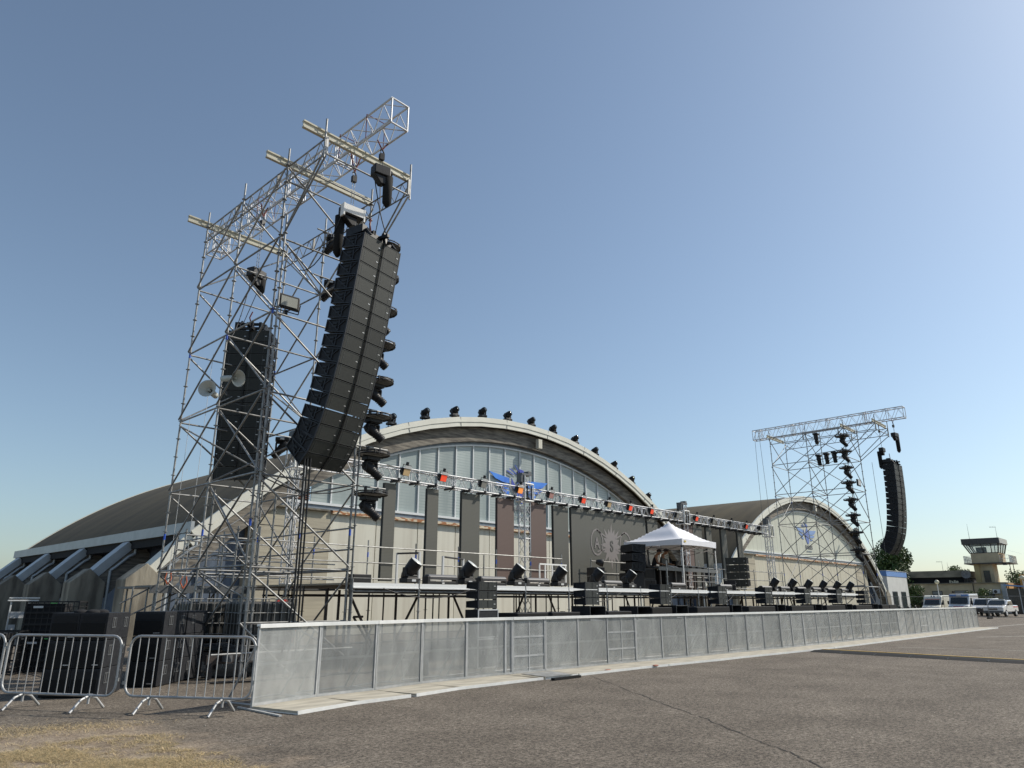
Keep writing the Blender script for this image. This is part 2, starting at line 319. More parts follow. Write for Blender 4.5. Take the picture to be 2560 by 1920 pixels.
def hangar(cx,glazed,label):
    root=empty('hangar',(cx,30,0),0,label,'hangar'); o=root.location
    Y0,Y1=30.0,57.3; XE=20.72; GR=30.67; GC=10.91-GR
    P=lambda mb,name,m,parent=root,bevel=0: mb.build(name,m,parent,bevel)
    # roof shell (mesh local to root)
    P(band(cx,ZC,RO-.28,RO-.02,-XE,XE,Y0+.1,Y1-.1,64,o=o),'roof',ROOF)
    fb=MB(o); band(cx,ZC,RO-.27,RO+.03,-XE-.05,XE+.05,Y0-.04,Y0+.12,22,mb=fb); band(cx,ZC,RO-.52,RO-.272,-XE-.05,XE+.05,Y0,Y0+.12,22,mb=fb)
    fa=P(fb,'fascia',FASC)
    P(band(cx,ZC,RO-.4,RO+.03,-XE,XE,Y1-.1,Y1+.04,30,o=o),'rear_fascia',FASC)
    sm=MB(o)
    for i in range(12):
        a=-.72+1.44*i/11; x=RO*math.sin(a); zc_=RO*math.cos(a)+ZC
        if abs(a)<.7: sm.tube((cx+x*1.001,29.955,zc_+.03),(cx+(RO-.52)*math.sin(a),29.99,ZC+(RO-.52)*math.cos(a)),.012,4)
    P(sm,'fascia_seam',GRY,fa)
    for s in (-1,1):
        eb=MB(o); eb.box(cx+s*XE-.06,cx+s*XE+.06,Y0-.02,Y1,4.32,4.76); P(eb,'eave_beam',FASG)  # white eave made grey: its shade is put into the colour
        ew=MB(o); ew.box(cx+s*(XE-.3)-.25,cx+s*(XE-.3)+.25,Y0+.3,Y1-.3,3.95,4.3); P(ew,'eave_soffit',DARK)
        sw=MB(o); sw.box(cx+s*19.6,cx+s*19.75,Y0+1.2,Y1-.5,0,4.9); P(sw,'side_wall',SHEETB)
        ribs=[30.15,36.75,43.1,49.4,55.7]
        for k,y in enumerate(ribs):
            # concrete buttress: pentagonal block
            x0=cx+s*22.3; bt=MB(o); w=.73
            bt.prism([(x0-w,0),(x0+w,0),(x0+w,2.40),(x0,3.02),(x0-w,2.40)],y-.2,y+.75,'y'); P(bt,'buttress',CONC,bevel=.03)
            a0=math.asin(20.5/RO); a1=math.asin(22.4/RO)
            sg=MB(o); band(cx,ZC,RO-1.3,RO-.42,min(s*20.2,s*22.2),max(s*20.2,s*22.2),y,y+.6,6,mb=sg); P(sg,'rib_foot',RIB)
            cp=MB(o); band(cx,ZC,RO-.40,RO-.02,min(s*XE+s*.06,s*22.35),max(s*XE+s*.06,s*22.35),y-.06,y+.78,5,mb=cp)
            cc=P(cp,'rib_cover',FASC if k==0 else FASG)  # covers behind the first are greyer, with their shade in the colour
            if k<5:
                yy=y-.12; xx=cx+s*(XE-.25)
                pp=MB(o); pts=[(xx,yy,4.3),(xx,yy,3.75),(xx-s*-.25,yy,3.6),(xx+s*.75,yy+0.05,3.1),(xx+s*.95,yy+.05,2.95),(xx+s*.95,yy+.05,.0)]
                for i_ in range(5): pp.tube(pts[i_],pts[i_+1],.065,8)
                P(pp,'downpipe',FASG)
    P(band(cx,ZC,RO-1.38,RO-.53,-21.9,21.9,30.42,30.9,60,o=o),'arch_rib',RIB)
    # gable: dark infill, steel band, glazing
    gi=MB(o); n=40; xs=np.linspace(-19.4,19.4,n+1)
    top=[(cx+x,ZC+math.sqrt((RO-1.3)**2-x*x)) for x in xs]; bot=[(cx+x,max(5.9,GC+math.sqrt(max(0,(GR+.05)**2-x*x))) if abs(x)<16.6 else 5.9) for x in xs]
    for i in range(n):
        q=[bot[i],bot[i+1],top[i+1],top[i]]
        if top[i][1]<=bot[i][1] or top[i+1][1]<=bot[i+1][1]: continue
        gi.prism(q,31.15,31.2,'y')
    P(gi,'gable_infill',STEELB)
    sb=band(cx,GC,GR+.06,GR+.36,-16.9,16.9,30.72,31.1,40,o=o); P(sb,'steel_arch',STEELB)
    P(band(cx,GC,GR-.04,GR+.055,-16.5,16.5,30.68,30.8,40,o=o),'glazing_frame',MULL)
    gt=lambda x: GC+math.sqrt(max(0,GR*GR-x*x))-.03
    if glazed:
        k=-11
        while k<=11:
            x=1.38*k; 
            if abs(x)<16.3 and (x>-15 or False):
                t=gt(x)
                if t>6.2: m=MB(o); m.box(cx+x-.035,cx+x+.035,30.70,30.80,6.12,t); P(m,'mullion',MULL)
            k+=1
        for k in range(-11,11):
            a,b=1.38*k,1.38*(k+1)
            a=max(a,-14.88); b=min(b,16.4)
            if b<=a+.1: continue
            poly=[(cx+a,6.12),(cx+b,6.12)]+[(cx+x,gt(x)) for x in np.linspace(b,a,5)]
            pm=MB(o); pm.prism(poly,30.78,30.83,'y'); P(pm,'glass_pane',GLZ)
        lv=MB(o); z=6.3
        while z<7.4:
            xl=-math.sqrt(max(0,GR*GR-(z-GC)**2))+.2
            if xl<-15: lv.box(cx+xl,cx-14.95,30.76,30.82,z,z+.05)
            z+=.1
        P(lv,'louvre',LOUV)
        lb=MB(o); lb.box(cx-16.5,cx-14.93,30.9,30.93,6.12,7.3); P(lb,'louvre_back',DARK)
    else:
        poly=[(cx+x,gt(x)) for x in np.linspace(16.3,-16.3,60)]; poly=[(cx-16.3,6.12)]+[(cx+16.3,6.12)]+poly
        pm=MB(o); pm.prism(poly,30.76,30.83,'y'); P(pm,'upper_cladding',CORR)
    # sill, beams
    sl=MB(o); sl.box(cx-17,cx+16.8,30.6,30.85,6.08,6.20); P(sl,'sill',MULL)
    gb=MB(o); gb.box(cx-17.3,cx+17.3,30.66,31.0,5.88,6.078); P(gb,'door_rail',STEELB)
    rb=MB(o); rb.box(cx-13.7,cx+13.9,30.6,30.9,5.72,5.875); P(rb,'rust_beam',RUST)
    # concrete side bays + recess
    for s in (-1,1):
        cw=MB(o); cw.box(cx+s*13.72,cx+s*17.5,30.75,31.2,0,5.87); w_=P(cw,'concrete_bay',CONB)
        lg=MB(o); lg.box(cx+s*13.9,cx+s*17.3,30.55,30.74,5.80,5.877); P(lg,'ledge',CONC,w_)
        jt=MB(o); jt.box(cx+s*13.72,cx+s*17.5,30.744,30.749,4.92,4.95); P(jt,'joint',DARK,w_)
        rc=MB(o); hz=lambda x: ZC+math.sqrt((RO-.9)**2-x*x)
        rc.prism([(cx+s*x,0.01) for x in (17.5,21.3)]+[(cx+s*x,hz(x)) for x in (21.3,20.4,19.4,18.4,17.5)],31.3,31.36,'y'); P(rc,'recess_wall',SHEETB)
        pl=MB(o); pl.box(cx+s*17.51,cx+s*17.8,30.95,31.29,0,5.5); P(pl,'pilaster',CONB)
    dm=CREAM if glazed else CORR2
    x=-13.7; k=0
    while x<13.65:
        b=min(x+2.77,13.71); d=MB(o); d.box(cx+x+.025,cx+b-.025,30.8+(k%2)*.004,30.9,0.04,5.717); P(d,'door_leaf',dm); x+=2.77;k+=1
    db=MB(o); db.box(cx-13.7,cx+13.7,30.93,31.0,0,5.7); P(db,'door_gap',DARK)
    ap=MB(o); ap.box(cx+1.0,cx+1.35,29.95,30.2,11.15,11.75); P(ap,'arch_bracket',CREAM)
    return root
H1=hangar(33.33,True,'large arched hangar with tall glazed front and white framed panes, nearest the camera')
H2=hangar(79.93,False,'second arched hangar with ribbed cream cladding, farther to the right')
# text helper
def text_mesh(s,size,depth=.01,bold=0):
    cu=bpy.data.curves.new('t','FONT'); cu.body=s; cu.size=size; cu.extrude=depth; cu.offset=bold; cu.align_x='CENTER'
    ob=bpy.data.objects.new('t',cu); COL.objects.link(ob); dg=bpy.context.evaluated_depsgraph_get(); me=bpy.data.meshes.new_from_object(ob.evaluated_get(dg)); bpy.data.objects.remove(ob); return me
def text(name,s,loc,size,m,parent,sx=1,bold=0,rz=0,label=None):
    me=text_mesh(s,size,bold=bold); me.materials.clear(); me.materials.append(m); o=bpy.data.objects.new(name,me); COL.objects.link(o)
    o.parent=parent; o.location=Vector(loc)-parent.location; o.rotation_euler=(math.pi/2,0,rz); o.scale=(sx,1,1)
    return o
def eagle(cx,y,z,label,blue,dark):
    root=empty('wall_emblem',(cx,y,z),0,label,'emblem'); o=root.location
    def pl(polys,name,m):
        b=MB(o)
        for p in polys: b.prism([(cx+a,z+c) for a,c in p],y-.03,y,'y')
        return b.build(name,m,root)
    pl([[(-2.75,.70),(-2.2,.32),(-1.55,.16),(-.95,.14),(-.95,.46)],[(-2.15,.10),(-1.7,-.18),(-.98,-.28),(-.98,.02)],[(-1.6,-.3),(-1.3,-.52),(-.95,-.6),(-.95,-.38)]],'wing',blue)
    pl([[(2.75,.55),(2.2,.16),(1.55,.02),(.75,.02),(.72,.46)],[(2.2,-.02),(1.9,-.26),(.85,-.34),(.82,-.06)],[(1.6,-.42),(1.4,-.62),(.9,-.66),(.86,-.46)]],'wing',blue)
    pl([[(-.75,.5),(-.75,.05),(-.35,-.35),(-.2,-.2)],[(-.5,-.2),(-.1,-.9),(.2,-1.05),(.5,-.85),(.6,-.2),(.5,.45),(.2,.75),(-.02,.5)]],'body',dark)
    pl([[(-.15,.9),(.05,1.15),(.35,1.1),(.62,.85),(.2,.8)],[(-.45,1.35),(-.38,1.35),(.12,.85),(.02,.85)],[(-.95,1.05),(-.9,1.1),(-.2,.8),(-.3,.78)],[(-1.2,.9),(-1.15,.95),(-.5,.75),(-.6,.72)]],'crest',dark)
    text('lettering','EAGLES',(cx+.28,y-.02,z-1.55),.58,DKST if False else TXT,root,1.0)
    text('small_lettering','ACADEMY',(cx+.28,y-.02,z-1.88),.2,TXT2,root,1.6)
    return root
BL1=mat('emblem_blue',(.03,.14,.62),.4,0,(.06,.26,.80),1.2); BL2=mat('emblem_dark_blue',(.04,.05,.35),.4,0,(.05,.12,.55),1.5)
BL3=mat('emblem_pale_blue',(.16,.25,.52),.5,0,(.20,.32,.58),1.2); BL4=mat('emblem_violet_blue',(.10,.16,.42),.5)
TXT=mat('emblem_text',(.10,.10,.13),.6); TXT2=mat('emblem_text_faint',(.20,.26,.32),.6)
eagle(33.25,30.69,8.55,'bright blue winged emblem on the glazed hangar front, behind the truss tower',BL1,BL2)
eagle(79.5,30.75,8.55,'faded blue winged emblem on the cream cladding above the word EAGLES',BL3,BL4)
# roof-top skylight bits and pole loudspeaker on hangar 2
b=MB((62,38,11)); b.box(59,63.5,40,42,9.6,9.95); t=b.build('roof_hatch',GRY); tag(t,'low grey box on the brown roof between the two hangars','roof hatch')
# ---------------- LED screens ----------------
LY=20.42
leds=[(15.49,16.0,5.70,LEDG,'narrow grey LED strip at the far left end of the row of strips'),
(17.5,18.05,5.72,LEDG,'narrow grey LED strip, second from the left'),
(19.29,20.27,5.74,LEDG,'wide grey LED strip left of the two brown ones'),
(21.3,22.3,5.76,LEDB,'brown LED strip left of the middle truss mast'),
(23.4,24.4,5.76,LEDB,'brown LED strip right of the middle truss mast'),
(24.92,25.97,5.76,LEDG,'wide grey LED strip between the brown one and the big screen'),
(26.2,32.4,5.78,LEDG,'big grey LED screen with a starburst and circle logo'),
(32.62,33.6,5.78,LEDG,'grey LED strip just right of the big logo screen'),
(36.3,37.3,5.8,LEDB,'pinkish brown LED strip behind the white tent'),
(37.36,38.36,5.8,LEDG,'grey LED strip right behind the tent, next to the brown strip'),
(38.9,39.5,5.8,LEDG,'narrow grey LED strip right of the tent, third from the right end'),
(40.75,41.4,5.8,LEDG,'narrow grey LED strip, second from the right end of the truss'),
(42.9,43.5,5.8,LEDG,'narrow grey LED strip at the right end of the truss')]
for i,(a,b_,t_,m_,lb) in enumerate(leds):
    a*=.977; b_*=.977; t_=1.6+(t_-1.6)*.977
    r_=empty('led_screen',((a+b_)/2,LY,2.25),0,lb,'LED screen','LED screens hanging from the long truss'); o=r_.location
    k=MB(o); k.box(a,b_,LY,LY+.05,2.25,t_); k.build('led_face',m_,r_)
    k=MB(o)
    nx=max(1,round((b_-a)/.5)); 
    for j in range(nx+1):
        x=a+(b_-a)*j/nx; k.box(x-.012,x+.012,LY+.055,LY+.12,2.25,t_)
    for j in range(8): z=2.3+(t_-2.4)*j/7; k.box(a+.02,b_-.02,LY+.056,LY+.10,z-.02,z+.02)
    k.build('rear_frame',BLK,r_)
    if i==6:
        cx_,cz_=28.63,4.12; star=[]
        for j in range(32):
            a_=2*math.pi*j/32+.02; rr=(1.12 if j%4==0 else (.88 if j%2==0 else .62)); star.append((cx_+rr*.78*math.sin(a_),cz_+rr*math.cos(a_)))
        k=MB(o); k.prism([(x,z) for x,z in star],LY-.006,LY-.001,'y'); k.build('logo_star',LEDL,r_)
        for s in (-1,1):
            ring=MB(o); c0=cx_+s*1.16; n=28; rr=.62
            for j in range(n):
                a0=2*math.pi*j/n;a1=2*math.pi*(j+1)/n
                ring.prism([(c0+rr*.78*math.cos(a0),cz_+.12+rr*math.sin(a0)),(c0+rr*.78*math.cos(a1),cz_+.12+rr*math.sin(a1)),(c0+(rr-.085)*.78*math.cos(a1),cz_+.12+(rr-.085)*math.sin(a1)),(c0+(rr-.085)*.78*math.cos(a0),cz_+.12+(rr-.085)*math.sin(a0))],LY-.012,LY-.007,'y')
            for zz in (.62,-.38):
                ring.prism([(c0,cz_+zz+.1),(cx_+s*.35,cz_+zz*.5+.1),(cx_+s*.35,cz_+zz*.5+.02),(c0,cz_+zz+.04)],LY-.012,LY-.008,'y')
            ring.build('logo_ring',LEDL,r_)
        text('logo_letter','A',(cx_-1.17,LY-.008,cz_-.15),.72,LEDL,r_,.8,.012)
        text('logo_letter','S',(cx_,LY-.010,cz_-.25),.72,LEDG,r_,.8,.012)
        text('logo_letter','F',(cx_+1.17,LY-.008,cz_-.15),.72,LEDL,r_,.8,.012)
# ---------------- trusses ----------------
def truss_mesh(mb,p,q,w,h,r,br,cell,upv=(0,0,1)):
    """box truss from p to q (lower-centre line), w wide, h high"""
    p=Vector(p);q=Vector(q);d=(q-p);Ln=d.length;d.normalize();u=Vector(upv);sx=d.cross(u).normalized()
    c=[sx*(w/2),-sx*(w/2),sx*(w/2)+u*h,-sx*(w/2)+u*h]
    for k in c: mb.tube(p+k,q+k,r,6)
    n=max(1,round(Ln/cell))
    for i in range(n):
        a=p+d*(Ln*i/n);b=p+d*(Ln*(i+1)/n);m=(a+b)/2
        for k0,k1 in ((0,2),(1,3),(0,1),(2,3)):
            mb.tube(a+c[k0],m+c[k1],br,4,caps=False); mb.tube(m+c[k1],b+c[k0],br,4,caps=False)
    for e in (p,q):
        for k0,k1 in ((0,1),(1,3),(3,2),(2,0)): mb.tube(e+c[k0],e+c[k1],br*1.6,4)
def ends(mb,p,q,w,h,step,br):
    p=Vector(p);q=Vector(q);d=(q-p);Ln=d.length;d.normalize();u=Vector((0,0,1));sx=d.cross(u).normalized(); c=[sx*(w/2),-sx*(w/2),sx*(w/2)+u*h,-sx*(w/2)+u*h]
    s_=step
    while s_<Ln-.3:
        for off in (-.05,.05):
            e=p+d*(s_+off)
            for k0,k1 in ((0,1),(1,3),(3,2),(2,0)): mb.tube(e+c[k0],e+c[k1],br*1.5,4)
        s_+=step
TY=20.45
tr=empty('stage_truss',(11.7,TY,5.75),0,'long aluminium box truss spanning the back of the stage','truss'); o=tr.location
t=MB(o); segs=[(11.9,22.2),(22.75,35.25),(35.8,46.1)]
for a,b_ in segs:
    za=5.74+.0022*(a-12); zb=5.74+.0022*(b_-12)
    truss_mesh(t,(a,TY,za),(b_,TY,zb),.40,.44,.026,.012,.58); ends(t,(a,TY,za),(b_,TY,zb),.40,.44,2.1,.014)
t.build('truss_bars',ALU,tr)
x=15.6
while x<45.5:
    c=MB(o)
    c.box(x-.035,x+.035,TY-.27,TY+.27,5.68,5.80); c.tube((x,TY-.2,5.72),(x-.02,LY,5.6),.015,5); c.tube((x-.1,TY-.25,5.66),(x+.1,TY-.1,5.80),.022,5); x+=.86; c.build('clamp',BLK,tr)
for i,(x,lb) in enumerate(((11.49,'aluminium truss mast at the left end, seen through the scaffold tower'),(22.28,'aluminium truss mast in front of the blue emblem, between two brown strips'),(35.33,'aluminium truss mast behind the tip of the white tent'),(46.18,'aluminium truss mast at the right end, before the far scaffold tower'))):
    r_=empty('truss_mast',(x+.2,TY,0),0,lb,'truss mast','truss masts carrying the stage truss'); o=r_.location
    m=MB(o); z=.3
    p=Vector((x+.2,TY,.2)); q=Vector((x+.2,TY,6.75))
    cc=[Vector((a*.17,b_*.17,0)) for a,b_ in ((-1,-1),(1,-1),(1,1),(-1,1))]
    for k in cc: m.tube(p+k,q+k,.025,6)
    n=16
    for j in range(n):
        a=p+(q-p)*j/n;b_=p+(q-p)*(j+1)/n
        for k in range(4):
            k2=(k+1)%4; m.tube(a+cc[k],b_+cc[k2],.011,4,caps=False)
            if j%2: m.tube(a+cc[k2],b_+cc[k],.011,4,caps=False)
    for zz in (.2,2.1,4.1,6.1): 
        for k in range(4): m.tube(cc[k]+Vector((x+.2,TY,zz)),cc[(k+1)%4]+Vector((x+.2,TY,zz)),.02,4)
    m.build('mast_bars',ALU,r_)
    s_=MB(o); 
    for sx in (-1,1):
        for sy in (-1,1): s_.tube((x+.2+sx*.27,TY+sy*.27,5.65),(x+.2+sx*.27,TY+sy*.27,6.4),.028,6)
    for zz in (5.66,6.38):
        for a,b_ in (((-1,-1),(1,-1)),((1,-1),(1,1)),((1,1),(-1,1)),((-1,1),(-1,-1))): s_.tube((x+.2+a[0]*.27,TY+a[1]*.27,zz),(x+.2+b_[0]*.27,TY+b_[1]*.27,zz),.028,6)
    for zz in (5.85,6.1): 
        for sx in (-.12,.12): s_.box(x+.2+sx-.02,x+.2+sx+.02,TY-.30,TY-.28,5.7,6.3)
    s_.build('sleeve_block',ALUW,r_)
    h=MB(o); h.box(x-.12,x+.52,TY-.16,TY+.16,6.76,6.84); h.box(x-.14,x+.10,TY-.14,TY+.14,6.45,6.76,Matrix.Identity(4)); h.box(x+.30,x+.50,TY-.14,TY+.14,6.84,6.95); h.build('head_block',GRY,r_)
    bp=MB(o); bp.box(x-.3,x+.7,TY-.5,TY+.5,.02,.1); bp.build('base_plate',DKST,r_)
GEL={'r':mat('gel_red',(.75,.07,.03),.35,0,emit=(.9,.08,.03,.35)),'o':mat('gel_orange',(.8,.28,.06),.35,0,emit=(.95,.3,.06,.45)),'p':mat('gel_pink',(.48,.25,.22),.35),'g':mat('gel_grey',(.25,.25,.23),.3),'y':mat('gel_yellow',(.55,.40,.22),.3)}  # red and orange emission stands in for sunlight on the filters
def blinder(g):
    r_=empty('stage_floodlight'); 
    b=MB(); b.box(-.16,.16,0,.12,-.11,.13); b.box(-.11,.11,.12,.22,-.06,.1); b.build('housing',BLK,r_,.01)
    b=MB(); b.box(-.145,.145,-.012,-.001,-.10,.11); b.build('lamp_front',GEL[g],r_)
    b=MB(); b.path([(-.18,.05,.02),(-.18,.05,.24),(.18,.05,.24),(.18,.05,.02)],.012,5); b.box(-.03,.03,.02,.10,.22,.34); b.build('bracket',BLK,r_)
    b=MB(); b.prism([(-.17,.13),(.17,.13),(.14,.22),(-.14,.22)],-.03,-.02,'y'); b.build('barn_door',LTG,r_); return r_
bl=[(15.85,'y'),(17.62,'r'),(19.75,'g'),(21.9,'o'),(23.9,'p'),(26.2,'r'),(28.2,'y'),(30.0,'r'),(31.95,'r'),(34.5,'g'),(36.55,'r'),(38.5,'g'),(40.7,'g'),(42.7,'r'),(44.7,'g')]
names={'y':'pale yellow','r':'red','g':'unlit grey','o':'sunlit orange','p':'dull pink'}
protos={}
for i,(x,g) in enumerate(bl):
    lb='%s filtered floodlight clamped to the stage truss, %s from the left'%(names[g],nth(i+1))
    if g not in protos: protos[g]=blinder(g); tag(protos[g],lb,'floodlight','floodlights on the stage truss'); protos[g].location=(x,TY-.30,6.02); protos[g].rotation_euler=(R(18),0,R(8)); protos[g].scale=(1.1,1.1,1.1)
    else: copy_tree(protos[g],None,(x,TY-.30,6.02),None,lb)
# ---------------- scaffold towers ----------------
def scaffold(name,x0,x1,rows,yd,lv,ztop,label,mirror,beam_over=.55,dk=False):
    """rows: y of standards (front first); yd: y of the cantilevered front frame; lv: node levels"""
    root=empty(name,((x0+x1)/2,(rows[0]+rows[-1])/2,0),0,label,'scaffold tower'); o=root.location
    G=GALV
    def bar(nm,p,q,r=.024): 
        m=MB(o); m.tube(p,q,r,7); return m.build(nm,G,root)
    for x in (x0,x1):
        for y in rows:
            m=MB(o); m.tube((x,y,.12),(x,y,ztop+.45),.026,8); m.tube((x,y,0.02),(x,y,.14),.018,6); m.box(x-.08,x+.08,y-.08,y+.08,0.005,.02)
            z=.35
            while z<ztop:
                m.tube((x,y,z-.006),(x,y,z+.006),.062,8); z+=.5
            s=m.build('standard',G,root)
            t=MB(o)
            for zz in (3.1,8.15): t.tube((x,y,zz+.13*((x+y)%1)),(x,y,zz+.15+.13*((x+y)%1)),.0275,8)
            t.build('blue_tape',BLUE,s)
        if yd: 
            m=MB(o); m.tube((x,yd,ztop-.62),(x,yd,ztop+.45),.026,8); m.build('standard',G,root)
    for z in lv:
        for y in rows: bar('ledger',(x0,y,z),(x1,y,z))
        for x in (x0,x1):
            for a,b_ in zip(rows[:-1],rows[1:]): bar('ledger',(x,a,z+.03),(x,b_,z+.03))
    L_=[.3]+list(lv)+[ztop-.1]
    for i in range(len(L_)-1):
        za,zb=L_[i],L_[i+1]
        for k,y in enumerate(rows):
            off=-.06 if k==0 else .06
            bar('diagonal_brace',(x0 if not mirror else x1,y+off,zb-.05),(x1 if not mirror else x0,y+off,za+.08))
        for x,off in ((x0,-.06),(x1,.06)):
            for a,b_ in zip(rows[:-1],rows[1:]): bar('side_brace',(x+off,a,zb-.06),(x+off,b_,za+.08))
    for i in range(1,len(L_)-1):
        za,zb=L_[i],L_[i+1]; bar('side_brace',(x0+.06,rows[0],za+.08),(x0+.06,rows[1],zb-.05),.021); bar('side_brace',(x1-.06,rows[1],za+.08),(x1-.06,rows[2],zb-.05),.021)
        if i%2: bar('diagonal_brace',(x0,rows[2]-.06,za+.08),(x1,rows[2]-.06,zb-.06),.021)
    # plan braces
    for z in (lv[0],lv[2],lv[-1]):
        bar('plan_brace',(x0,rows[0],z+.07),(x1,rows[1],z+.07),.02)
    # ladder girders along y, front cantilever
    for x in (x0+.05,x1-.05):
        m=MB(o); ya,yb=(yd or rows[0]),rows[-1]; zt,zb=ztop-.04,ztop-.49
        m.tube((x,ya,zt),(x,yb,zt),.022,6); m.tube((x,ya,zb),(x,yb,zb),.022,6)
        n=int((yb-ya)/.55)
        for i in range(n):
            a=ya+(yb-ya)*i/n; b_=ya+(yb-ya)*(i+1)/n
            m.tube((x,a,zb),(x,(a+b_)/2,zt),.012,4); m.tube((x,(a+b_)/2,zt),(x,b_,zb),.012,4)
            if i%4==0: m.box(x-.03,x+.03,a-.03,a+.03,zb,zt)
        m.build('lattice_girder',G,root)
        if yd:
            bar('cantilever_strut',(x,yd,ztop-.55),(x,rows[0],lv[-1]+.05)); bar('cantilever_strut',(x+.07,yd+.03,ztop-.1),(x+.07,rows[0],lv[-1]+.3)); 
    if yd:
        bar('ledger',(x0,yd,ztop-.5),(x1,yd,ztop-.5)); bar('ledger',(x0,rows[0],ztop-.5),(x1,rows[0],ztop-.5)); bar('ledger',(x0,rows[0]-.06,ztop+.0),(x1,rows[0]-.06,ztop))
    for y in ([yd] if yd else [])+[rows[0],rows[-1]]:
        m=MB(o); y_=y+.12; xa,xb=x0-beam_over,x1+.05
        m.box(xa,xb,y_-.045,y_+.045,ztop+.14,ztop+.18); m.box(xa,xb,y_-.045,y_+.045,ztop-.02,ztop+.02); m.box(xa,xb,y_-.014,y_+.014,ztop+.02,ztop+.14)
        m.build('formwork_beam',BEAMW,root)
    return root
SL=scaffold('scaffold_tower',7.59,10.20,[15.09,17.45,19.72],13.35,[2.31,4.35,6.3,8.28,10.28],12.40,'tall galvanised scaffold tower at the left end of the stage, nearest the camera',False)
SR=scaffold('scaffold_tower',47.55,50.15,[15.2,17.66,20.15],13.25,[2.45,4.45,6.47,8.47,10.5],12.50,'galvanised scaffold tower at the far right end of the stage',False,.1)
# extra doubled standards at the near tower foot
r_=empty('low_scaffold',(9.0,17.6,0),0,'low scaffold pipes and rails inside the foot of the near tower','scaffold'); o=r_.location
for (x,y,zt) in ((7.75,15.12,6.4),(7.78,17.5,4.3),(10.35,15.12,6.3),(8.3,20.1,3.5),(9.4,20.15,3.5),(8.9,22.1,3.6),(10.2,22.1,3.5),(10.35,18.1,3.45),(7.66,15.0,10.9),(7.9,15.2,3.2),(8.9,18.3,3.5),(9.5,17.6,4.3),(10.05,17.6,6.2),(8.5,21.2,3.5),(9.9,21.2,3.4)):
    m=MB(o); m.tube((x,y,.03),(x,y,zt),.025,7); z=.4
    while z<zt: m.tube((x,y,z-.006),(x,y,z+.006),.06,8); z+=.5
    m.build('standard',GALV,r_)
for z in (2.31,2.82,3.34):
    for p,q in (((8.3,20.1,z),(10.35,20.15,z)),((8.9,22.1,z),(14.4,22.1,z)),((10.35,15.12,z),(10.35,22.1,z))):
        m=MB(o); m.tube(p,q,.022,6); m.build('rail',GALV,r_)
for p,q in (((7.0,15.0,.55),(10.4,15.0,.55)),((7.0,17.4,.5),(10.4,17.4,.5)),((7.55,15.1,1.15),(10.3,15.1,1.15)),((7.6,17.5,2.3),(10.2,15.1,.4)),((7.55,15.0,1.15),(8.8,15.0,.1)),((8.5,21.2,3.0),(10.3,21.2,3.0)),((8.9,18.3,2.8),(8.9,22.1,2.8)),((8.9,18.3,3.3),(8.9,22.1,3.3)),((9.5,17.6,4.2),(9.5,22.1,.6)),((7.6,17.5,4.3),(10.2,19.7,2.3)),((10.2,15.1,6.2),(7.6,17.5,4.4)),((7.6,19.7,6.2),(10.2,17.5,4.4)),((7.0,20.5,1.53),(9.3,20.5,2.85)),((7.1,20.5,1.15),(9.3,20.5,2.26)),((7.5,20.5,1.15),(9.6,20.5,2.32)),((7.28,20.5,.05),(7.28,20.5,1.96)),((7.65,20.5,.05),(7.65,20.5,1.96)),((8.6,20.5,.05),(8.6,20.5,2.9))):
    m=MB(o); m.tube(p,q,.022,6); m.build('rail',GALV,r_)
# ---------------- roof-level spine trusses ----------------
def spine(x,y0,y1,z,label):
    r_=empty('spine_truss',(x,(y0+y1)/2,z),0,label,'truss'); o=r_.location; m=MB(o)
    truss_mesh(m,(x,y0,z),(x,y1,z),.50,.70,.028,.014,.72); ends(m,(x,y0,z),(x,y1,z),.5,.7,2.4,.014); m.build('truss_bars',ALU,r_)
    for y in (y0+1.0,y0+2.2,y0+6.6):
        s=MB(o); s.path([(x-.28,y,z+.02),(x-.28,y+.02,z+.74),(x+.28,y,z+.74),(x+.28,y+.03,z-.02)],.011,5); s.build('round_sling',RED,r_)
    return r_
spine(8.90,12.2,22.3,12.76,'bright aluminium box truss lying along the top of the near scaffold tower')
spine(49.25,11.9,22.0,12.82,'aluminium box truss lying along the top of the far right scaffold tower')
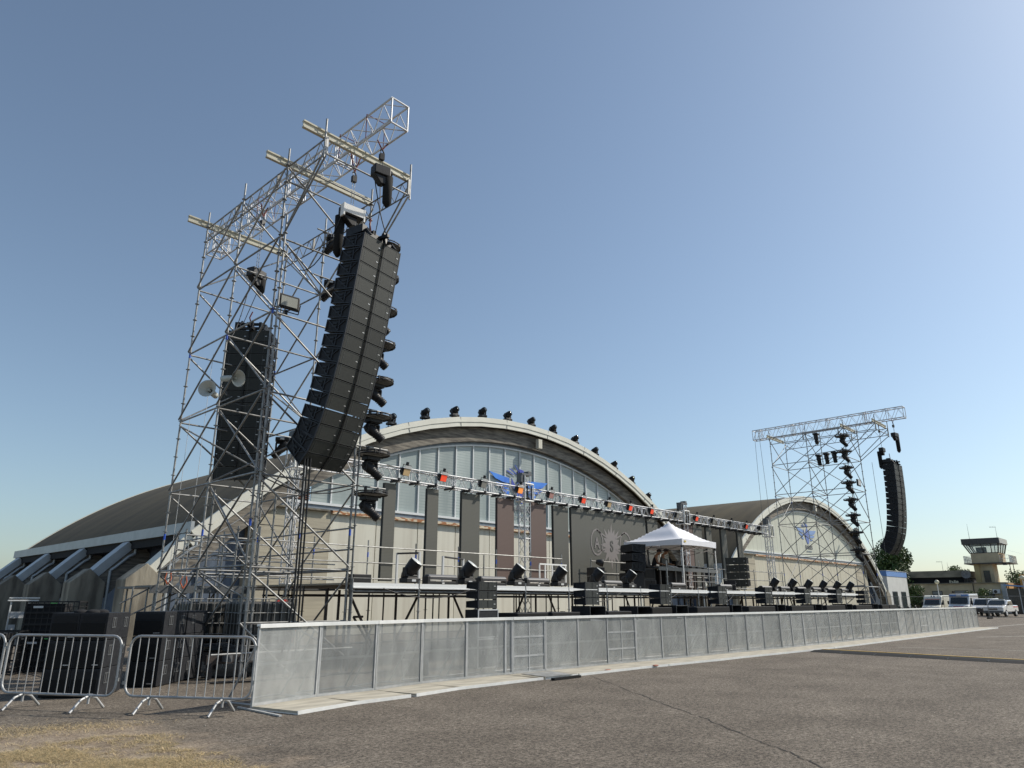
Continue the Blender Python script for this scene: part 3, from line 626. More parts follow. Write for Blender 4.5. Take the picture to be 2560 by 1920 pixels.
# ---------------- line arrays ----------------
def cabinet(w,h,d,parent,T,big=True):
    wf=.80 if big else .70
    def tb(m): 
        m.v=[tuple(T@Vector(p)) for p in m.v]; return m
    hr=h*wf; g=.010
    m=MB(); m.prism([(0.02,-g),(d,-(h-hr)/2),(d,-h+(h-hr)/2),(0.02,-h+g)],-w/2+.02,w/2-.02,'x'); c=tb(m).build('cabinet',CAB,parent)
    m=MB(); e=.014
    m.box(-w/2+.03,-.015,0,.02,-h+e,-e); m.box(.015,w/2-.03,0,.02,-h+e,-e); m.box(-.014,.014,.008,.02,-h+e,-e); tb(m).build('grille',GRL,c)
    m=MB()
    for x in (-w/2+.115,w*.10,w/2-.14): m.box(x-.0035,x+.0035,-.004,.0,-h+e,-e)
    m.box(-w/2+.03,w/2-.03,-.006,.0,-e-.008,-e); m.box(-w/2+.03,w/2-.03,-.006,0,-h+e,-h+e+.005)
    tb(m).build('grille_edge',mat_edge,c)
    for x in ((-.10,w/2-.10) if big else (w/2-.08,)): m=MB(); m.box(x-.03,x+.03,-.005,-.001,-h*.55,-h*.55+.02); tb(m).build('badge',BADGE,c)
    for s in (-1,1):
        m=MB(); xa,xb=(s*(w/2-.02),s*(w/2+.005)); xs=(min(xa,xb),max(xa,xb))
        def rib(p,q,t=.022):
            p=Vector((0,*p));q=Vector((0,*q));dd=(q-p).normalized();nn=Vector((0,-dd.z,dd.y))*t/2
            m.prism([((p+nn).y,(p+nn).z),((q+nn).y,(q+nn).z),((q-nn).y,(q-nn).z),((p-nn).y,(p-nn).z)],xs[0],xs[1],'x')
        a=(h-hr)/2
        rib((.0,-.02),(d,-a-.01)); rib((0,-h+.02),(d,-h+a+.01)); rib((.015,0),(.015,-h),.035); rib((d-.015,-a),(d-.015,-h+a),.03)
        if big:
            rib((.26,-.05),(.26,-h+.05)); rib((d-.05,-a-.02),(.28,-h+.06)); rib((.26,-h/2),(.10,-.06),.014)
        tb(m).build('side_frame',CABR,c)
        if big:
            m=MB(); 
            for zz in (-h*.36,-h*.58): m.box(s*(w/2+.006)-.003,s*(w/2+.006)+.003,.33,.47,zz-.022,zz+.022)
            tb(m).build('handle_slot',BLK,c)
    return c
mat_edge=mat('grille_edge',(.09,.095,.095),.5,.2)
def line_array(x,y,z,rz,n,w,h,d,angs,label,big=True,group=None,frame=True):
    r_=empty('line_array',(x,y,z),rz,label,'line array',group); p=Vector((0,0,0))
    for i in range(n):
        a=R(angs[i] if i<len(angs) else angs[-1])
        T=Matrix.Translation(p)@Matrix.Rotation(a,4,'X'); cabinet(w,h,d,r_,T,big)
        p=p+Matrix.Rotation(a,3,'X')@Vector((0,0,-h))
    if frame:
        m=MB(); m.prism([(-.02,.02),(.15,.24),(.9,.16),(.9,.05),(.2,.05)],-w*.36,-w*.32,'x'); m.prism([(-.02,.02),(.15,.24),(.9,.16),(.9,.05),(.2,.05)],w*.32,w*.36,'x')
        m.box(-w*.36,w*.36,.1,.16,.06,.14); m.box(-w*.36,w*.36,.75,.82,.06,.14); m.box(-.04,.04,-.15,1.0,.12,.2)
        m.prism([(-.06,-.03),(.02,.30),(.10,.30),(.04,-.03)],w*.02,w*.07,'x'); m.prism([(-.16,.0),(.0,.10),(.2,.08),(.2,-.0)],w*.07,w*.12,'x')
        for a_,b_ in ((-.42,-.30),(-.12,-.05),(.16,.22)): m.box(w*a_,w*b_,.2,.75,.14,.34)
        m.prism([(.1,.2),(.3,.42),(.5,.42),(.62,.2)],-w*.30,-w*.27,'x'); m.box(-w*.3,w*.25,.32,.42,.30,.36)
        m.build('flying_frame',BLK,r_)
        m=MB(); m.path([(-.1,.35,.36),(-.16,.35,.55),(-.1,.38,.75)],.02,5); m.build('shackle_sling',RED,r_)
        m=MB(); m.path([(w*.02,-.03,.05),(w*.02,-.03,-.05)]+[(w*.02,-.03,-.05)],.02,5); 
        p=Vector((0,0,0)); pts=[]
        for i in range(n):
            a=R(angs[i] if i<len(angs) else angs[-1]); Rm=Matrix.Rotation(a,3,'X'); pts.append(p+Rm@Vector((w*.015,-.025,0))); p=p+Rm@Vector((0,0,-h))
        pts.append(p+Rm@Vector((w*.015,-.025,-.05))); m=MB(); m.path(pts,.016,6); m.build('front_cable',BLK,r_)
    return r_
AN=[9.3,9.3,9.3,9.3,9.3,9.5,11.4,12,13.5,14,16,18.5,20,24,32,42]
line_array(9.30,13.13,10.07,R(11.7),16,1.31,.362,.70,AN,'big curved black line array hanging at the front of the near scaffold tower')
line_array(9.08,19.4,9.38,R(-46),12,1.25,.374,.70,[1,1,1.5,1.5,2,2,2,2.5,3,3.5,4,5],'dark line array hanging inside the back of the near scaffold tower, facing left')
line_array(49.6,12.85,9.95,R(-4),16,1.36,.362,.70,[1,1,1.5,2,3,4,5,6,7,8.5,10.5,14,19,25,32,41],'curved black line array hanging beside the far right scaffold tower')
# chain hoists
def hoist(x,y,zhook,zbody,bag,label,down=True,rz=0,pale=False,ztruss=None,sc_=.85,bx=.2):
    r_=empty('chain_hoist',(x,y,zbody),rz,label,'chain hoist'); 
    m=MB(); k_=sc_; m.box(-.30*k_,.30*k_,-.14,.14,-.1,.16); m.prism([(-.3*k_,-.1),(.12,-.1),(.1,-.32),(-.02,-.34)],-.1,.1,'y'); m.tube((.3*k_,0,.03),(.3*k_+.06,0,.03),.12,10); m.build('motor_body',BLK,r_,.02)
    if pale: m=MB(); m.box(-.29,.29,-.165,-.142,-.06,.17); m.box(-.31,-.27,-.17,.0,-.16,.18); m.box(.27,.31,-.17,0,-.16,.18); m.build('side_plate',WHITE,r_)
    dz=zhook-zbody
    m=MB(); 
    for dx in (-.035,.035): 
        k=int(abs(dz)/.06)
        for j in range(k): m.box(dx-.010,dx+.010,-.004,.004,.16+j*.06,.16+j*.06+.045) if j%2 else m.box(dx-.004,dx+.004,-.010,.010,.16+j*.06,.16+j*.06+.045)
    m.build('chain',LTG if pale else GRY,r_)
    m=MB(); m.box(-.06,.06,-.05,.05,dz-.22,dz-.05); m.path([(0,0,dz-.05),(.06,0,dz),(.0,0,dz+.09),(-.05,0,dz+.04)],.018,6); m.build('hook_block',BLK,r_)
    if ztruss: m=MB(); m.path([(0,0,dz+.07),(-.14,0,ztruss-zbody)],.018,5); m.path([(0,0,dz+.07),(.14,0,ztruss-zbody)],.018,5); m.build('sling',RED,r_)
    if bag:
        m=MB(); m.lathe([(0,.02),(0.02,.13),(bag*.5,.12),(bag-.12,.115),(bag,.04),(bag,.0)],(bx,-.02 if bx>0 else .16,-.05),(0,0,-1),12); m.build('chain_bag',BLK2,r_)
    return r_
hoist(9.0,13.0,12.45,11.85,.85,'black chain hoist with long bag under the front end of the near truss',rz=R(-10),ztruss=12.76,sc_=.72)
hoist(8.88,14.0,12.2,11.02,1.15,'chain hoist with pale side plates above the near line array',rz=R(-4),pale=True,ztruss=12.76,sc_=1.0,bx=-.22)
hoist(8.45,18.0,12.3,10.50,.5,'black chain hoist with short bag inside the back of the near tower',rz=R(20),ztruss=12.76)
hoist(49.2,12.65,12.5,11.75,1.05,'black chain hoist with long bag at the front of the far right tower',rz=R(-10),ztruss=12.82)
hoist(49.2,13.53,12.3,10.9,1.15,'second black chain hoist with bag, lower and nearer the far scaffold tower',rz=R(0),ztruss=12.82,bx=-.12)
# rear hoist chains down to the inner array, loose ropes
def wire(nm,pts,r,m,label,cat='cable'):
    k=MB(pts[0]); k.path(pts,r,5); tag(k.build(nm,m),label,cat)
wire('rope',[(9.2,13.3,12.0),(9.22,13.25,11.0),(9.15,13.3,10.25)],.012,BLK,'thin dark rope from the hoist down to the near line array','rope')
wire('rope',[(8.85,18.6,10.4),(8.8,19.2,9.5)],.012,GRY,'short lifting rope above the inner line array','rope')
wire('rope',[(47.75,21.3,12.8),(47.7,21.3,10),(47.9,21.4,5),(47.95,21.4,2)],.012,GRY,'thin guy rope hanging from the left end of the far spine truss','rope')
wire('rope',[(47.6,20.9,12.8),(47.75,20.8,7),(47.8,20.8,2)],.012,GRY,'second thin rope beside it hanging from the far spine truss','rope')
wire('rope',[(48.0,13.9,10.0),(48.0,13.9,4.4)],.012,GRY,'thin cord hanging left of the far line array','rope')
for i,(dx,lb) in enumerate(((0,'thick black cable hanging below the near line array, left of the bundle'),(.07,'thick black cable below the near line array, middle of bundle'),(.15,'thick black cable hanging below the near line array, right of the bundle'))):
    wire('power_cable',[(8.42+dx,14.45,4.75),(8.46+dx,14.5,3.4),(8.50+dx,14.55,1.8),(8.45+dx*1.6,14.6,.9),(8.35+dx*3,14.8,.05)],.022,BLK,lb)
for i,(x,y,z0,z1,lb) in enumerate(((7.9,18.9,8.2,1.9,'thin wire with an orange clip hanging left of the inner line array'),(7.72,19.45,6.5,2.0,'thin wire with an orange clip hanging at the left edge of the near tower'))):
    r_=empty('hanging_wire',(x,y,z1),0,lb,'wire'); o=r_.location; m=MB(o); m.tube((x,y,z1+.3),(x,y,z0),.006,4); m.build('wire',LTG,r_)
    m=MB(o); m.path([(x-.05,y,z1+.3),(x-.08,y,z1+.15),(x,y,z1),(x+.08,y,z1+.15),(x+.05,y,z1+.3)],.014,5); m.build('clip',ORANGE,r_)
# ---------------- moving heads ----------------
def head(kind):
    r_=empty('moving_head')
    m=MB(); m.box(-.21,.21,-.15,.15,.0,.11); m.box(-.16,.16,-.12,.12,.11,.14); b=m.build('base',BLK,r_,.015)
    m=MB(); m.box(-.06,.06,-.156,-.151,.03,.08); m.build('display',LTG if kind!='roof' else GRY,b)
    m=MB(); hy=.34 if kind!='wash' else .30
    for s in (-1,1): m.prism([(-.07,.17),(.07,.17),(.055,hy+.06),(-.055,hy+.06)],s*.17-.028,s*.17+.028,'x')
    m.box(-.19,.19,-.07,.07,.14,.19); m.build('yoke',BLK,r_,.02)
    d={'wash':Vector((.34,-.50,.78)),'hang':Vector((.62,.35,.62)),'roof':Vector((.35,-.6,.30)),'down':Vector((-.1,.1,1)),'far':Vector((.5,-.5,.62))}[kind].normalized()
    q=Vector((0,0,1)).rotation_difference(d).to_matrix().to_4x4(); T=Matrix.Translation((0,0,hy))@q
    m=MB()
    if kind in('wash','far'):
        prof=[(-.28,.0),(-.27,.08),(-.18,.125),(0,.155),(.16,.165),(.25,.16)]; 
    elif kind=='roof': prof=[(-.24,.0),(-.23,.10),(-.1,.145),(.14,.145),(.2,.13),(.22,.11)]
    else: prof=[(-.28,.0),(-.27,.10),(-.15,.145),(0,.14),(.10,.115),(.22,.105),(.24,.115),(.36,.112),(.37,.10)]
    m.lathe(prof,(0,0,0),(0,0,1),14 if kind not in('wash','far') else 8)
    if kind in('hang','down'):
        for zz in (.06,.12,.18,.24,.30): m.lathe([(zz,.118),(zz+.004,.128),(zz+.022,.128),(zz+.026,.118)],(0,0,0),(0,0,1),14)
    if kind=='roof': m.box(-.10,.10,-.165,-.10,-.12,.10)
    m.v=[tuple(T@Vector(p)) for p in m.v]; h=m.build('head',BLK,r_)
    m=MB(); zl,rl={'wash':(.25,.152),'far':(.25,.14),'roof':(.2,.11),'hang':(.355,.098),'down':(.355,.098)}[kind]
    m.lathe([(zl,rl),(zl+.02,rl*.8),(zl+.03,0)],(0,0,0),(0,0,1),14); m.v=[tuple(T@Vector(p)) for p in m.v]; m.build('lens',LENS if kind in('wash','far') else GLS,h)
    return r_
front=[12.4,14.46,16.53,18.58,20.62,22.62,35.0,37.15,39.2,41.25,43.35,45.45]
hp=head('wash'); hp.scale=(1.12,1.12,1.12); tag(hp,None,'stage light')
for i,x in enumerate(front):
    side='from the left' if i<6 else 'right of the tent'
    k=i+1 if i<6 else i-5
    repeat(hp,i,(x,15.42,2.06),R(0),'black moving head lamp tilted up on the stage edge, %s %s'%(nth(k),side),'moving heads along the stage edge')
roofx=[22.69,25.02,27.25,29.55,31.8,34.06,36.27,38.66,40.95,43.26,45.46,47.62]
hp=head('roof'); hp.scale=(1.2,1.2,1.2); tag(hp,None,'stage light')
for i,x in enumerate(roofx):
    z=ZC+math.sqrt(RO*RO-(x-33.33)**2)
    repeat(hp,i,(x,30.35,z+.10),R(-10+rnd.uniform(-14,14)),'black moving head on the arched hangar roof edge, %s from the left'%nth(i+1),'moving heads along the hangar roof edge')
m=MB((33.33,30.3,12)); 
for x in roofx:
    z=ZC+math.sqrt(RO*RO-(x-33.33)**2); 
    for s in (-.2,.2): m.tube((x+s,30.35,z-.05),(x+s,30.35,z+.11),.03,5)
for i in range(len(roofx)-1):
    a,b_=roofx[i]-.3,roofx[i+1]-.3
    f=lambda x: ZC+math.sqrt(RO*RO-(x-33.33)**2)+.02
    for j in range(4):
        x0=a+(b_-a)*j/4;x1=a+(b_-a)*(j+1)/4; m.tube((x0,30.42,f(x0)+.02),(x1,30.42,f(x1)+.02),.018,4)
tag(m.build('cable_run',BLK),'black cable run along the near hangar roof edge linking the lamps','cable')
# hanging heads: a pipe, a round lamp ring under it and a head under that
def ring():
    r_=empty('ring_light'); m=MB()
    n=20
    for j in range(n):
        a0=2*math.pi*j/n;a1=2*math.pi*(j+1)/n
        for rr,z in ((.42,0),(.42,-.06),(.30,-.02)): m.tube((rr*math.cos(a0),rr*math.sin(a0),z),(rr*math.cos(a1),rr*math.sin(a1),z),.018,5)
    for a in range(6): t=a*math.pi/3; m.box(-.02,.02,-.02,.02,-.07,.02,Matrix.Translation((.42*math.cos(t),.42*math.sin(t),0))); m.tube((0,0,-.03),(.42*math.cos(t),.42*math.sin(t),-.03),.012,4)
    m.box(-.3,.3,-.03,.03,-.12,-.08); m.build('ring_frame',BLK,r_)
    m=MB(); m.lathe([(0,.41),(.012,.40),(.012,.0)],(0,0,-.05),(0,0,1),20); m.build('ring_tray',GRY,r_)
    m=MB(); 
    for s in (-.18,.18): m.box(s-.025,s+.025,-.035,.035,.0,.14)
    m.build('clamp',BLK,r_); return r_
rp=ring(); hp=head('hang'); hp.scale=(.95,.95,.95); tag(rp,None,'ring lamp'); tag(hp,None,'stage light')
zs=[4.39,5.42,6.42,7.39,8.43,9.42,10.42,11.4]; cnt=0
def outrig(x0,x1,y,z,label):
    k=MB(((x0+x1)/2,y,z)); k.tube((x0,y,z),(x1,y,z),.024,7); return tag(k.build('outrigger_pipe',GALV),label,'pipe','outrigger pipes carrying lamps')
for i,z in enumerate(zs):
    w=('lowest' if i==0 else nth(i+1)+' from the bottom')
    outrig(10.15,11.22,15.12,z,'outrigger pipe of the near tower, %s'%w)
    repeat(rp,i,(10.78,15.12,z-.13),0,'round black ring lamp on the near tower, %s'%w,'ring lamps on the near tower')
    repeat(hp,i,(10.72,15.12,z-.24),R(0),'black moving head hanging head-down beside the near tower, %s'%w,'moving heads hanging on the near tower',rx=math.pi)
zr=[4.75,5.8,6.86,7.83,8.9,9.85,10.9,11.9]
for i,z in enumerate(zr):
    w=('lowest' if i==0 else nth(i+1)+' from the bottom')
    outrig(46.55,47.6,15.15,z,'outrigger pipe of the far tower, %s'%w)
    copy_tree(rp,None,(47.0,15.15,z-.13),0,'round black ring lamp on the far tower, %s'%w,'ring lamps on the far tower')
    copy_tree(hp,None,(47.05,15.15,z-.24),R(0),'black moving head hanging on the far tower, %s in the column'%w,'moving heads hanging on the far tower',rx=math.pi)
hd=head('down'); tag(hd,'black moving head hanging straight down between the far tower rows, leftmost of three','stage light','moving heads inside the far tower'); hd.rotation_euler=(math.pi,0,0); hd.location=(46.9,16.75,10.72)
copy_tree(hd,None,(46.9,16.25,10.75),None,'black moving head hanging straight down inside the far tower, middle of three')
copy_tree(hd,None,(46.9,15.75,10.78),None,'black moving head hanging straight down inside the far tower, rightmost of three')
copy_tree(hd,None,(46.9,16.75,12.15),None,'black moving head just under the top beams of the far tower')
outrig(46.8,50.1,16.2,10.8,'long pipe across the far tower holding three lamps'); 
m=MB((46.9,16.2,10.85)); m.tube((46.9,15.2,10.85),(46.9,17.6,10.78),.024,6); tag(m.build('outrigger_pipe',GALV),'pipe along the side of the far tower carrying three lamps','pipe')
m=MB((46.9,16.8,12.2)); m.tube((46.9,15.2,12.25),(46.9,17.6,12.25),.024,6); tag(m.build('outrigger_pipe',GALV),'upper side pipe of the far tower carrying one lamp','pipe')
for i,(x,y,z,lb) in enumerate(((10.45,17.4,12.3,'bulky black moving head behind the top left of the near line array'),(10.5,17.4,10.8,'black moving head half hidden left of the near line array, fourth cabinet down'),(10.5,19.4,6.3,'black moving head behind the near tower, right of the inner line array foot'))):
    copy_tree(hp,None,(x,y,z),R(150),lb,'moving heads behind the near line array',rx=math.pi)
    outrig(9.9,11.0,y,z+.06,'short pipe holding the lamp %s'%('at the upper left of the near line array','left of the near line array','right of the inner line array')[i])
# flood light and horns on the near tower
r_=empty('flood_lamp',(7.95,15.0,8.62),R(-4),'square black floodlight with pale glass on the near tower','floodlight')
m=MB(); m.box(-.29,.29,0,.09,-.19,.19); m.build('housing',BLK,r_,.04)
m=MB(); m.box(-.212,.212,-.012,-.001,-.125,.125); m.build('glass',LTG if False else mat('flood_glass',(.36,.37,.33),.35),r_)
m=MB(); m.path([(-.31,.03,0),(-.31,.12,-.22),(.31,.12,-.22),(.31,.03,0)],.014,5); m.box(-.03,.03,.10,.16,-.30,-.18); m.build('bracket',BLK,r_)
HORN=mat('horn_paint',(.50,.52,.48),.5)
for (p,d,lb) in (((7.45,17.35,6.58),(-.72,-.69,.06),'grey horn loudspeaker on the near tower, lower and left of the pair'),((7.5,17.2,7.02),(.30,-.93,-.12),'grey horn loudspeaker on the near tower, upper and right of the pair')):
    r_=empty('horn_loudspeaker',p,0,lb,'loudspeaker','horn loudspeakers on the near tower'); d=Vector(d).normalized(); o=Vector((0,0,0))
    m=MB(); m.lathe([(0,.03),(.0,.075),(.28,.08),(.30,.06),(.40,.085),(.5,.15),(.56,.215),(.565,.22),(.55,.2),(.45,.10),(.36,.05)],o,d,20); m.build('horn',HORN,r_)
    m=MB(); m.lathe([(.3,.02),(.47,.03),(.5,.0)],o,d,10); m.build('core',HORN,r_)
# ---------------- stage ----------------
st=empty('stage',(28.5,17.7,0),0,'long low stage deck on scaffold legs with a bright white front edge','stage'); o=st.location
xs=[10.30+2.07*i for i in range(18)]; ys=[15.1,17.17,19.24,21.3]
for i in range(17):
    m=MB(o); xa,xb=xs[i]+.03,xs[i+1]-.0
    m.box(xa,xb-.008,15.02,21.3,1.985,2.03); m.build('deck_panel',WOOD,st)
    m=MB(o); m.box(xa,xb-.012,15.0-(i%2)*.004,15.06,1.90,2.028); m.box(xa,xb-.012,14.985,15.0,1.90,1.93); m.build('deck_edge',WHITE,st)
    m=MB(o); m.box(xa,xb,15.12,15.2,1.78,1.98); m.build('edge_beam',DKST,st)
for i,x in enumerate(xs):
    for j,y in enumerate(ys):
        m=MB(o); m.tube((x+(.02 if j==0 else 0),y-.08 if j==0 else y,.03),(x+(.02 if j==0 else 0),y-.08 if j==0 else y,2.12 if j==0 else 1.97),.025,7)
        if j<2:
            for z in (.35,.85,1.35,1.85): m.tube((x+(.02 if j==0 else 0),y-.08 if j==0 else y,z-.006),(x+(.02 if j==0 else 0),y-.08 if j==0 else y,z+.006),.06,8)
        m.build('stage_leg',GALV if j==0 else DKST,st)
for k,(y,z,mm) in enumerate(((15.06,1.83,GALV),(15.3,1.72,DKST),(17.2,1.75,DKST),(19.3,1.75,DKST),(17.2,.5,GALV))):
    m=MB(o); m.tube((xs[0],y,z),(xs[-1],y,z),.027 if k else .024,7); m.build('ledger',mm,st)
for i in range(0,17,1):
    m=MB(o); y=16.2+.3*(i%3); s=1 if i%2 else -1; x=xs[i]+1.0
    m.tube((x-s*.75,y,.2),(x+s*.25,y,1.8),.035,6)
    if i%3==0: m.tube((x+.9,y+.4,.3),(x+.2,y+.4,1.2),.03,6); m.tube((x+.2,y+.4,1.2),(x+.5,y+.4,1.2),.03,6)
    m.build('prop_brace',DKST,st)
    for dx in ((.5,1.45) if i%3==0 else (1.2,)): m=MB(o); m.tube((xs[i]+dx,16.4+.9*dx,.1),(xs[i]+dx,16.4+.9*dx,1.9),.04,6); m.build('prop',DKST,st)
wg=empty('stage_wing',(9.5,21,0),0,'narrow grey plank deck behind the near scaffold tower','stage'); o=wg.location
m=MB(o); m.box(7.6,14.0,21.35,22.6,1.93,1.99); m.build('deck_panel',GRY,wg)
m=MB(o); m.box(7.6,10.28,20.2,20.26,1.80,2.0); m.box(7.6,10.28,20.27,21.3,1.95,2.0); m.build('deck_edge',GRY,wg)
for x in (7.8,9.0,10.2): 
    for y in (20.4,22.4): m=MB(o); m.tube((x,y,.05),(x,y,1.93),.025,6); m.build('stage_leg',GALV,wg)
rl=empty('guard_rail',(20,20.15,2),0,'scaffold guard rail along the back of the stage, left half','railing'); o=rl.location
rx=[10.3+2.05*i for i in range(8)]+[24.5]
rx=sorted(set([12.33,14.38,16.42,18.46,20.48,22.5,24.5,10.3]))
for x in rx:
    m=MB(o); m.tube((x,20.15,2.03),(x,20.15,3.55),.025,7)
    for z in (2.31,2.82,3.34): m.tube((x,20.15,z-.006),(x,20.15,z+.006),.06,8)
    s=m.build('post',GALV,rl); m=MB(o); m.tube((x,20.15,3.0),(x,20.15,3.16),.0265,8); m.build('blue_tape',BLUE,s)
for z in (2.31,2.82,3.34): m=MB(o); m.tube((10.3,20.12,z),(24.5,20.12,z),.023,7); m.build('rail',GALV,rl)
rl=empty('guard_rail',(35,20.15,2),0,'scaffold guard rail along the back of the stage, right half','railing'); o=rl.location
for x in [26.6,28.6,30.7,32.8,34.8,36.9,38.9,41.0,43.1,45.2,47.2]:
    m=MB(o); m.tube((x,20.15,2.03),(x,20.15,3.45),.025,7); m.build('post',GALV,rl)
for z in (2.31,2.82,3.34): m=MB(o); m.tube((26.6,20.12,z),(47.3,20.12,z),.023,7); m.build('rail',GALV,rl)
for (xa,xb,y,z,lb) in ((15.2,17.3,17.3,2.95,'low black frame of square tube behind the first lamps'),(14.0,14.2,17,3.0,'single black upright behind the stage edge')):
    r_=empty('tube_frame',((xa+xb)/2,y,2),0,lb,'frame'); o=r_.location; m=MB(o); m.box(xa-.03,xa+.03,y-.03,y+.03,2.03,z); m.box(xb-.03,xb+.03,y+1.3,y+1.36,2.03,z+.05); m.build('upright',LTG,r_)
    m=MB(o); m.tube((xa,y,z-.02),(xb,y+1.33,z+.03),.03,5); m.build('cross_bar',BLK,r_)
# strobe bars
mat_bar=mat('bar_grey',(.085,.087,.095),.5)
def bar():
    r_=empty('strobe_bar'); m=MB(); m.box(-.5,.5,-.1,.1,0,.09); m.box(-.56,-.46,-.12,.12,0,.22); m.box(.5,.56,-.1,.1,0,.2); m.build('base',BLK,r_,.01)
    m=MB(); m.prism([(-.10,.13),(.10,.13),(.12,.20),(.06,.27),(-.06,.27),(-.12,.21)],-.5,.54,'x'); m.build('bar_head',mat_bar,r_,.015)
    m=MB(); m.box(-.04,.04,-.13,-.102,.02,.06); m.build('knob',LTG,r_); return r_
bp=bar(); tag(bp,None,'strobe bar')
for i,x in enumerate([13.5,15.5,17.5,21.55,26.0,29.98,34.1,36.2,38.25,40.3,42.4,44.5]):
    repeat(bp,i,(x,15.45,2.03),0,'dark strobe bar lying on the stage edge, %s from the left'%nth(i+1),'strobe bars between the lamps')
# front fills on subs
ff=[13.38,17.78,21.9,25.95,30.0,34.1,38.1,42.1]
def sub(w,h,d,vis=True):
    r_=empty('subwoofer'); m=MB(); t=.025
    m.box(-w/2,w/2,0,d,0,t); m.box(-w/2,w/2,0,d,h-t,h); m.box(-w/2,-w/2+t,0,d,t,h-t); m.box(w/2-t,w/2,0,d,t,h-t); m.box(-w/2+t,w/2-t,d-.05,d-.02,t,h-t); m.build('cabinet',CAB,r_)
    m=MB(); m.prism([(.02,t),(d-.06,t),(d-.06,h*.4)],-w/2+t+.01,w/2-t-.01,'x'); m.build('horn_ramp',LTG if vis else GRY,r_)
    m=MB(); m.box(-w/2,w/2,-.006,-.001,h-.012,h); m.box(-w/2,-w/2+.01,-.006,-.001,0,h-.013); m.box(w/2-.01,w/2,-.006,-.001,0,h-.013); m.build('edge_trim',GRY,r_); return r_
def bsub():
    r_=empty('subwoofer'); m=MB(); m.box(-.62,.62,.012,.75,0,.68); m.build('cabinet',CAB,r_,.01)
    m=MB(); m.box(-.60,.60,0,.01,.02,.66); m.build('grille',BLK2,r_)
    m=MB(); 
    for s in (-.25,.25): m.box(s-.05,s+.05,.3,.4,.681,.70)
    m.build('skid',BLK,r_); return r_
s1=sub(.78,.44,.7); s2=bsub(); tag(s1,None,'subwoofer'); tag(s2,None,'subwoofer')
cs=MB()
for i,x in enumerate(ff):
    where='%s from the left'%nth(i+1)
    z=1.42 if i==0 else 1.49
    line_array(x,13.45,z+.66,R(0),3,.66,.222,.45,[1.5,0,-2] if i%2 else [3,1,-1],'stack of three small black speakers before the stage, %s'%where,False,'front fill speaker stacks',False)
    if i>0:
        xx=x+.02; zb=0
    else: continue
k1=0;k2=0
def case(x,y,z,label,w=.72,d=.5,h=.5):
    r_=empty('flight_case',(x,y,z),0,label,'flight case'); m=MB(); m.box(-w/2+.01,w/2-.01,.01,d-.01,.01,h-.01); m.build('case_body',CAB,r_)
    m=MB()
    for a in (-w/2,w/2-.025):
        m.box(a,a+.025,-.002,.023,0,h)
    m.box(-w/2+.026,w/2-.026,-.002,.023,h-.03,h); m.box(-w/2+.026,w/2-.026,-.002,.023,0,.03); m.build('edge_profile',ALU,r_)
    m=MB()
    for s in (-.2,.2): m.path([(s-.06,-.02,h*.45),(s-.06,-.02,h*.62),(s+.06,-.02,h*.62),(s+.06,-.02,h*.45)],.008,4)
    m.build('handle',ALU,r_); return r_
case(13.4,13.45,.72,'grey flight case with metal edges under the leftmost front speaker stack',h=.68)
case(13.4,13.45,.0,'lower flight case under the leftmost front speaker stack',h=.70)
j=0
def s1at(x,z,i,lb): 
    return repeat(s1,i,(x,13.3,z),0,lb,'horn loaded subs in front of the stage')
n1=0;n2=0
for i,x in enumerate(ff[1:]):
    for lv,z in (('upper',1.02),):
        s1at(x+.75 if i else x+.05,z,n1,'open black sub with pale horn floor in front row, %s from left'%nth(n1+1)); n1+=1
    if i==0: s1at(20.3,1.0,n1,'open black sub with pale horn floor in front row, %s from left'%nth(n1+1)); n1+=1
xx=[18.0,20.3]+[22.65,26.7,30.75,34.85,38.85,42.85]
bx=[14.9,16.3,18.9]+[21.3,24.2,25.4,28.2,29.4,32.3,33.5,36.3,37.5,40.3,41.5,44.4,45.7]
for i,x in enumerate(bx):
    lb='wide black sub before the stage, upper row, %s from left'%nth(i+1)
    o_=repeat(s2,n2,(x,13.25,.72 if i>2 else .62),0,lb,'wide black subs in front of the stage'); n2+=1
for i,x in enumerate(bx):
    copy_tree(s2,None,(x,13.26,.015),0,'wide black sub on the ground, bottom row, %s from left'%nth(i+1))
for i,x in enumerate(xx): 
    r_=empty('support_case',(x,13.3,0),0,'black case on the ground under an open sub, %s from the left'%nth(i+1),'case','cases under the open subs'); m=MB(); m.box(-.4,.4,.02,.7,.01,.99); m.build('case_body',CAB,r_,.01); m=MB(); m.box(-.36,.36,0,.018,.05,.95); m.build('front_lid',BLK2,r_)
m=MB()
# ---------------- tent and DJ table ----------------
tn=empty('canopy_tent',(29.1,17.5,2.03),0,'white pop-up canopy tent standing on the stage deck','tent'); o=tn.location
TX0,TX1,TY0,TY1=27.6,30.6,16.0,19.0; ZE=4.17; PK=5.12
m=MB(o); n=10; cx_,cy_=29.1,17.5
def tentz(u,v):  # u,v in -1..1 : peaked, slightly concave
    r=max(abs(u),abs(v)); rr=math.sqrt((u*u+v*v)/2)
    t=1-r; return ZE+(PK-ZE)*(t**1.35)*(1-.06*math.sin(3*math.pi*r))+ .0*rr
vs=[];N=24
for j in range(N+1):
    for i in range(N+1):
        u=-1+2*i/N; v=-1+2*j/N; sag=-.05*(1-min(abs(u),abs(v)))*max(abs(u),abs(v))
        vs.append((cx_+1.5*u,cy_+1.5*v,tentz(u,v)+sag*.8))
m.add(vs,[(j*(N+1)+i,j*(N+1)+i+1,(j+1)*(N+1)+i+1,(j+1)*(N+1)+i) for j in range(N) for i in range(N)],True); m.build('roof_fabric',TENT,tn)
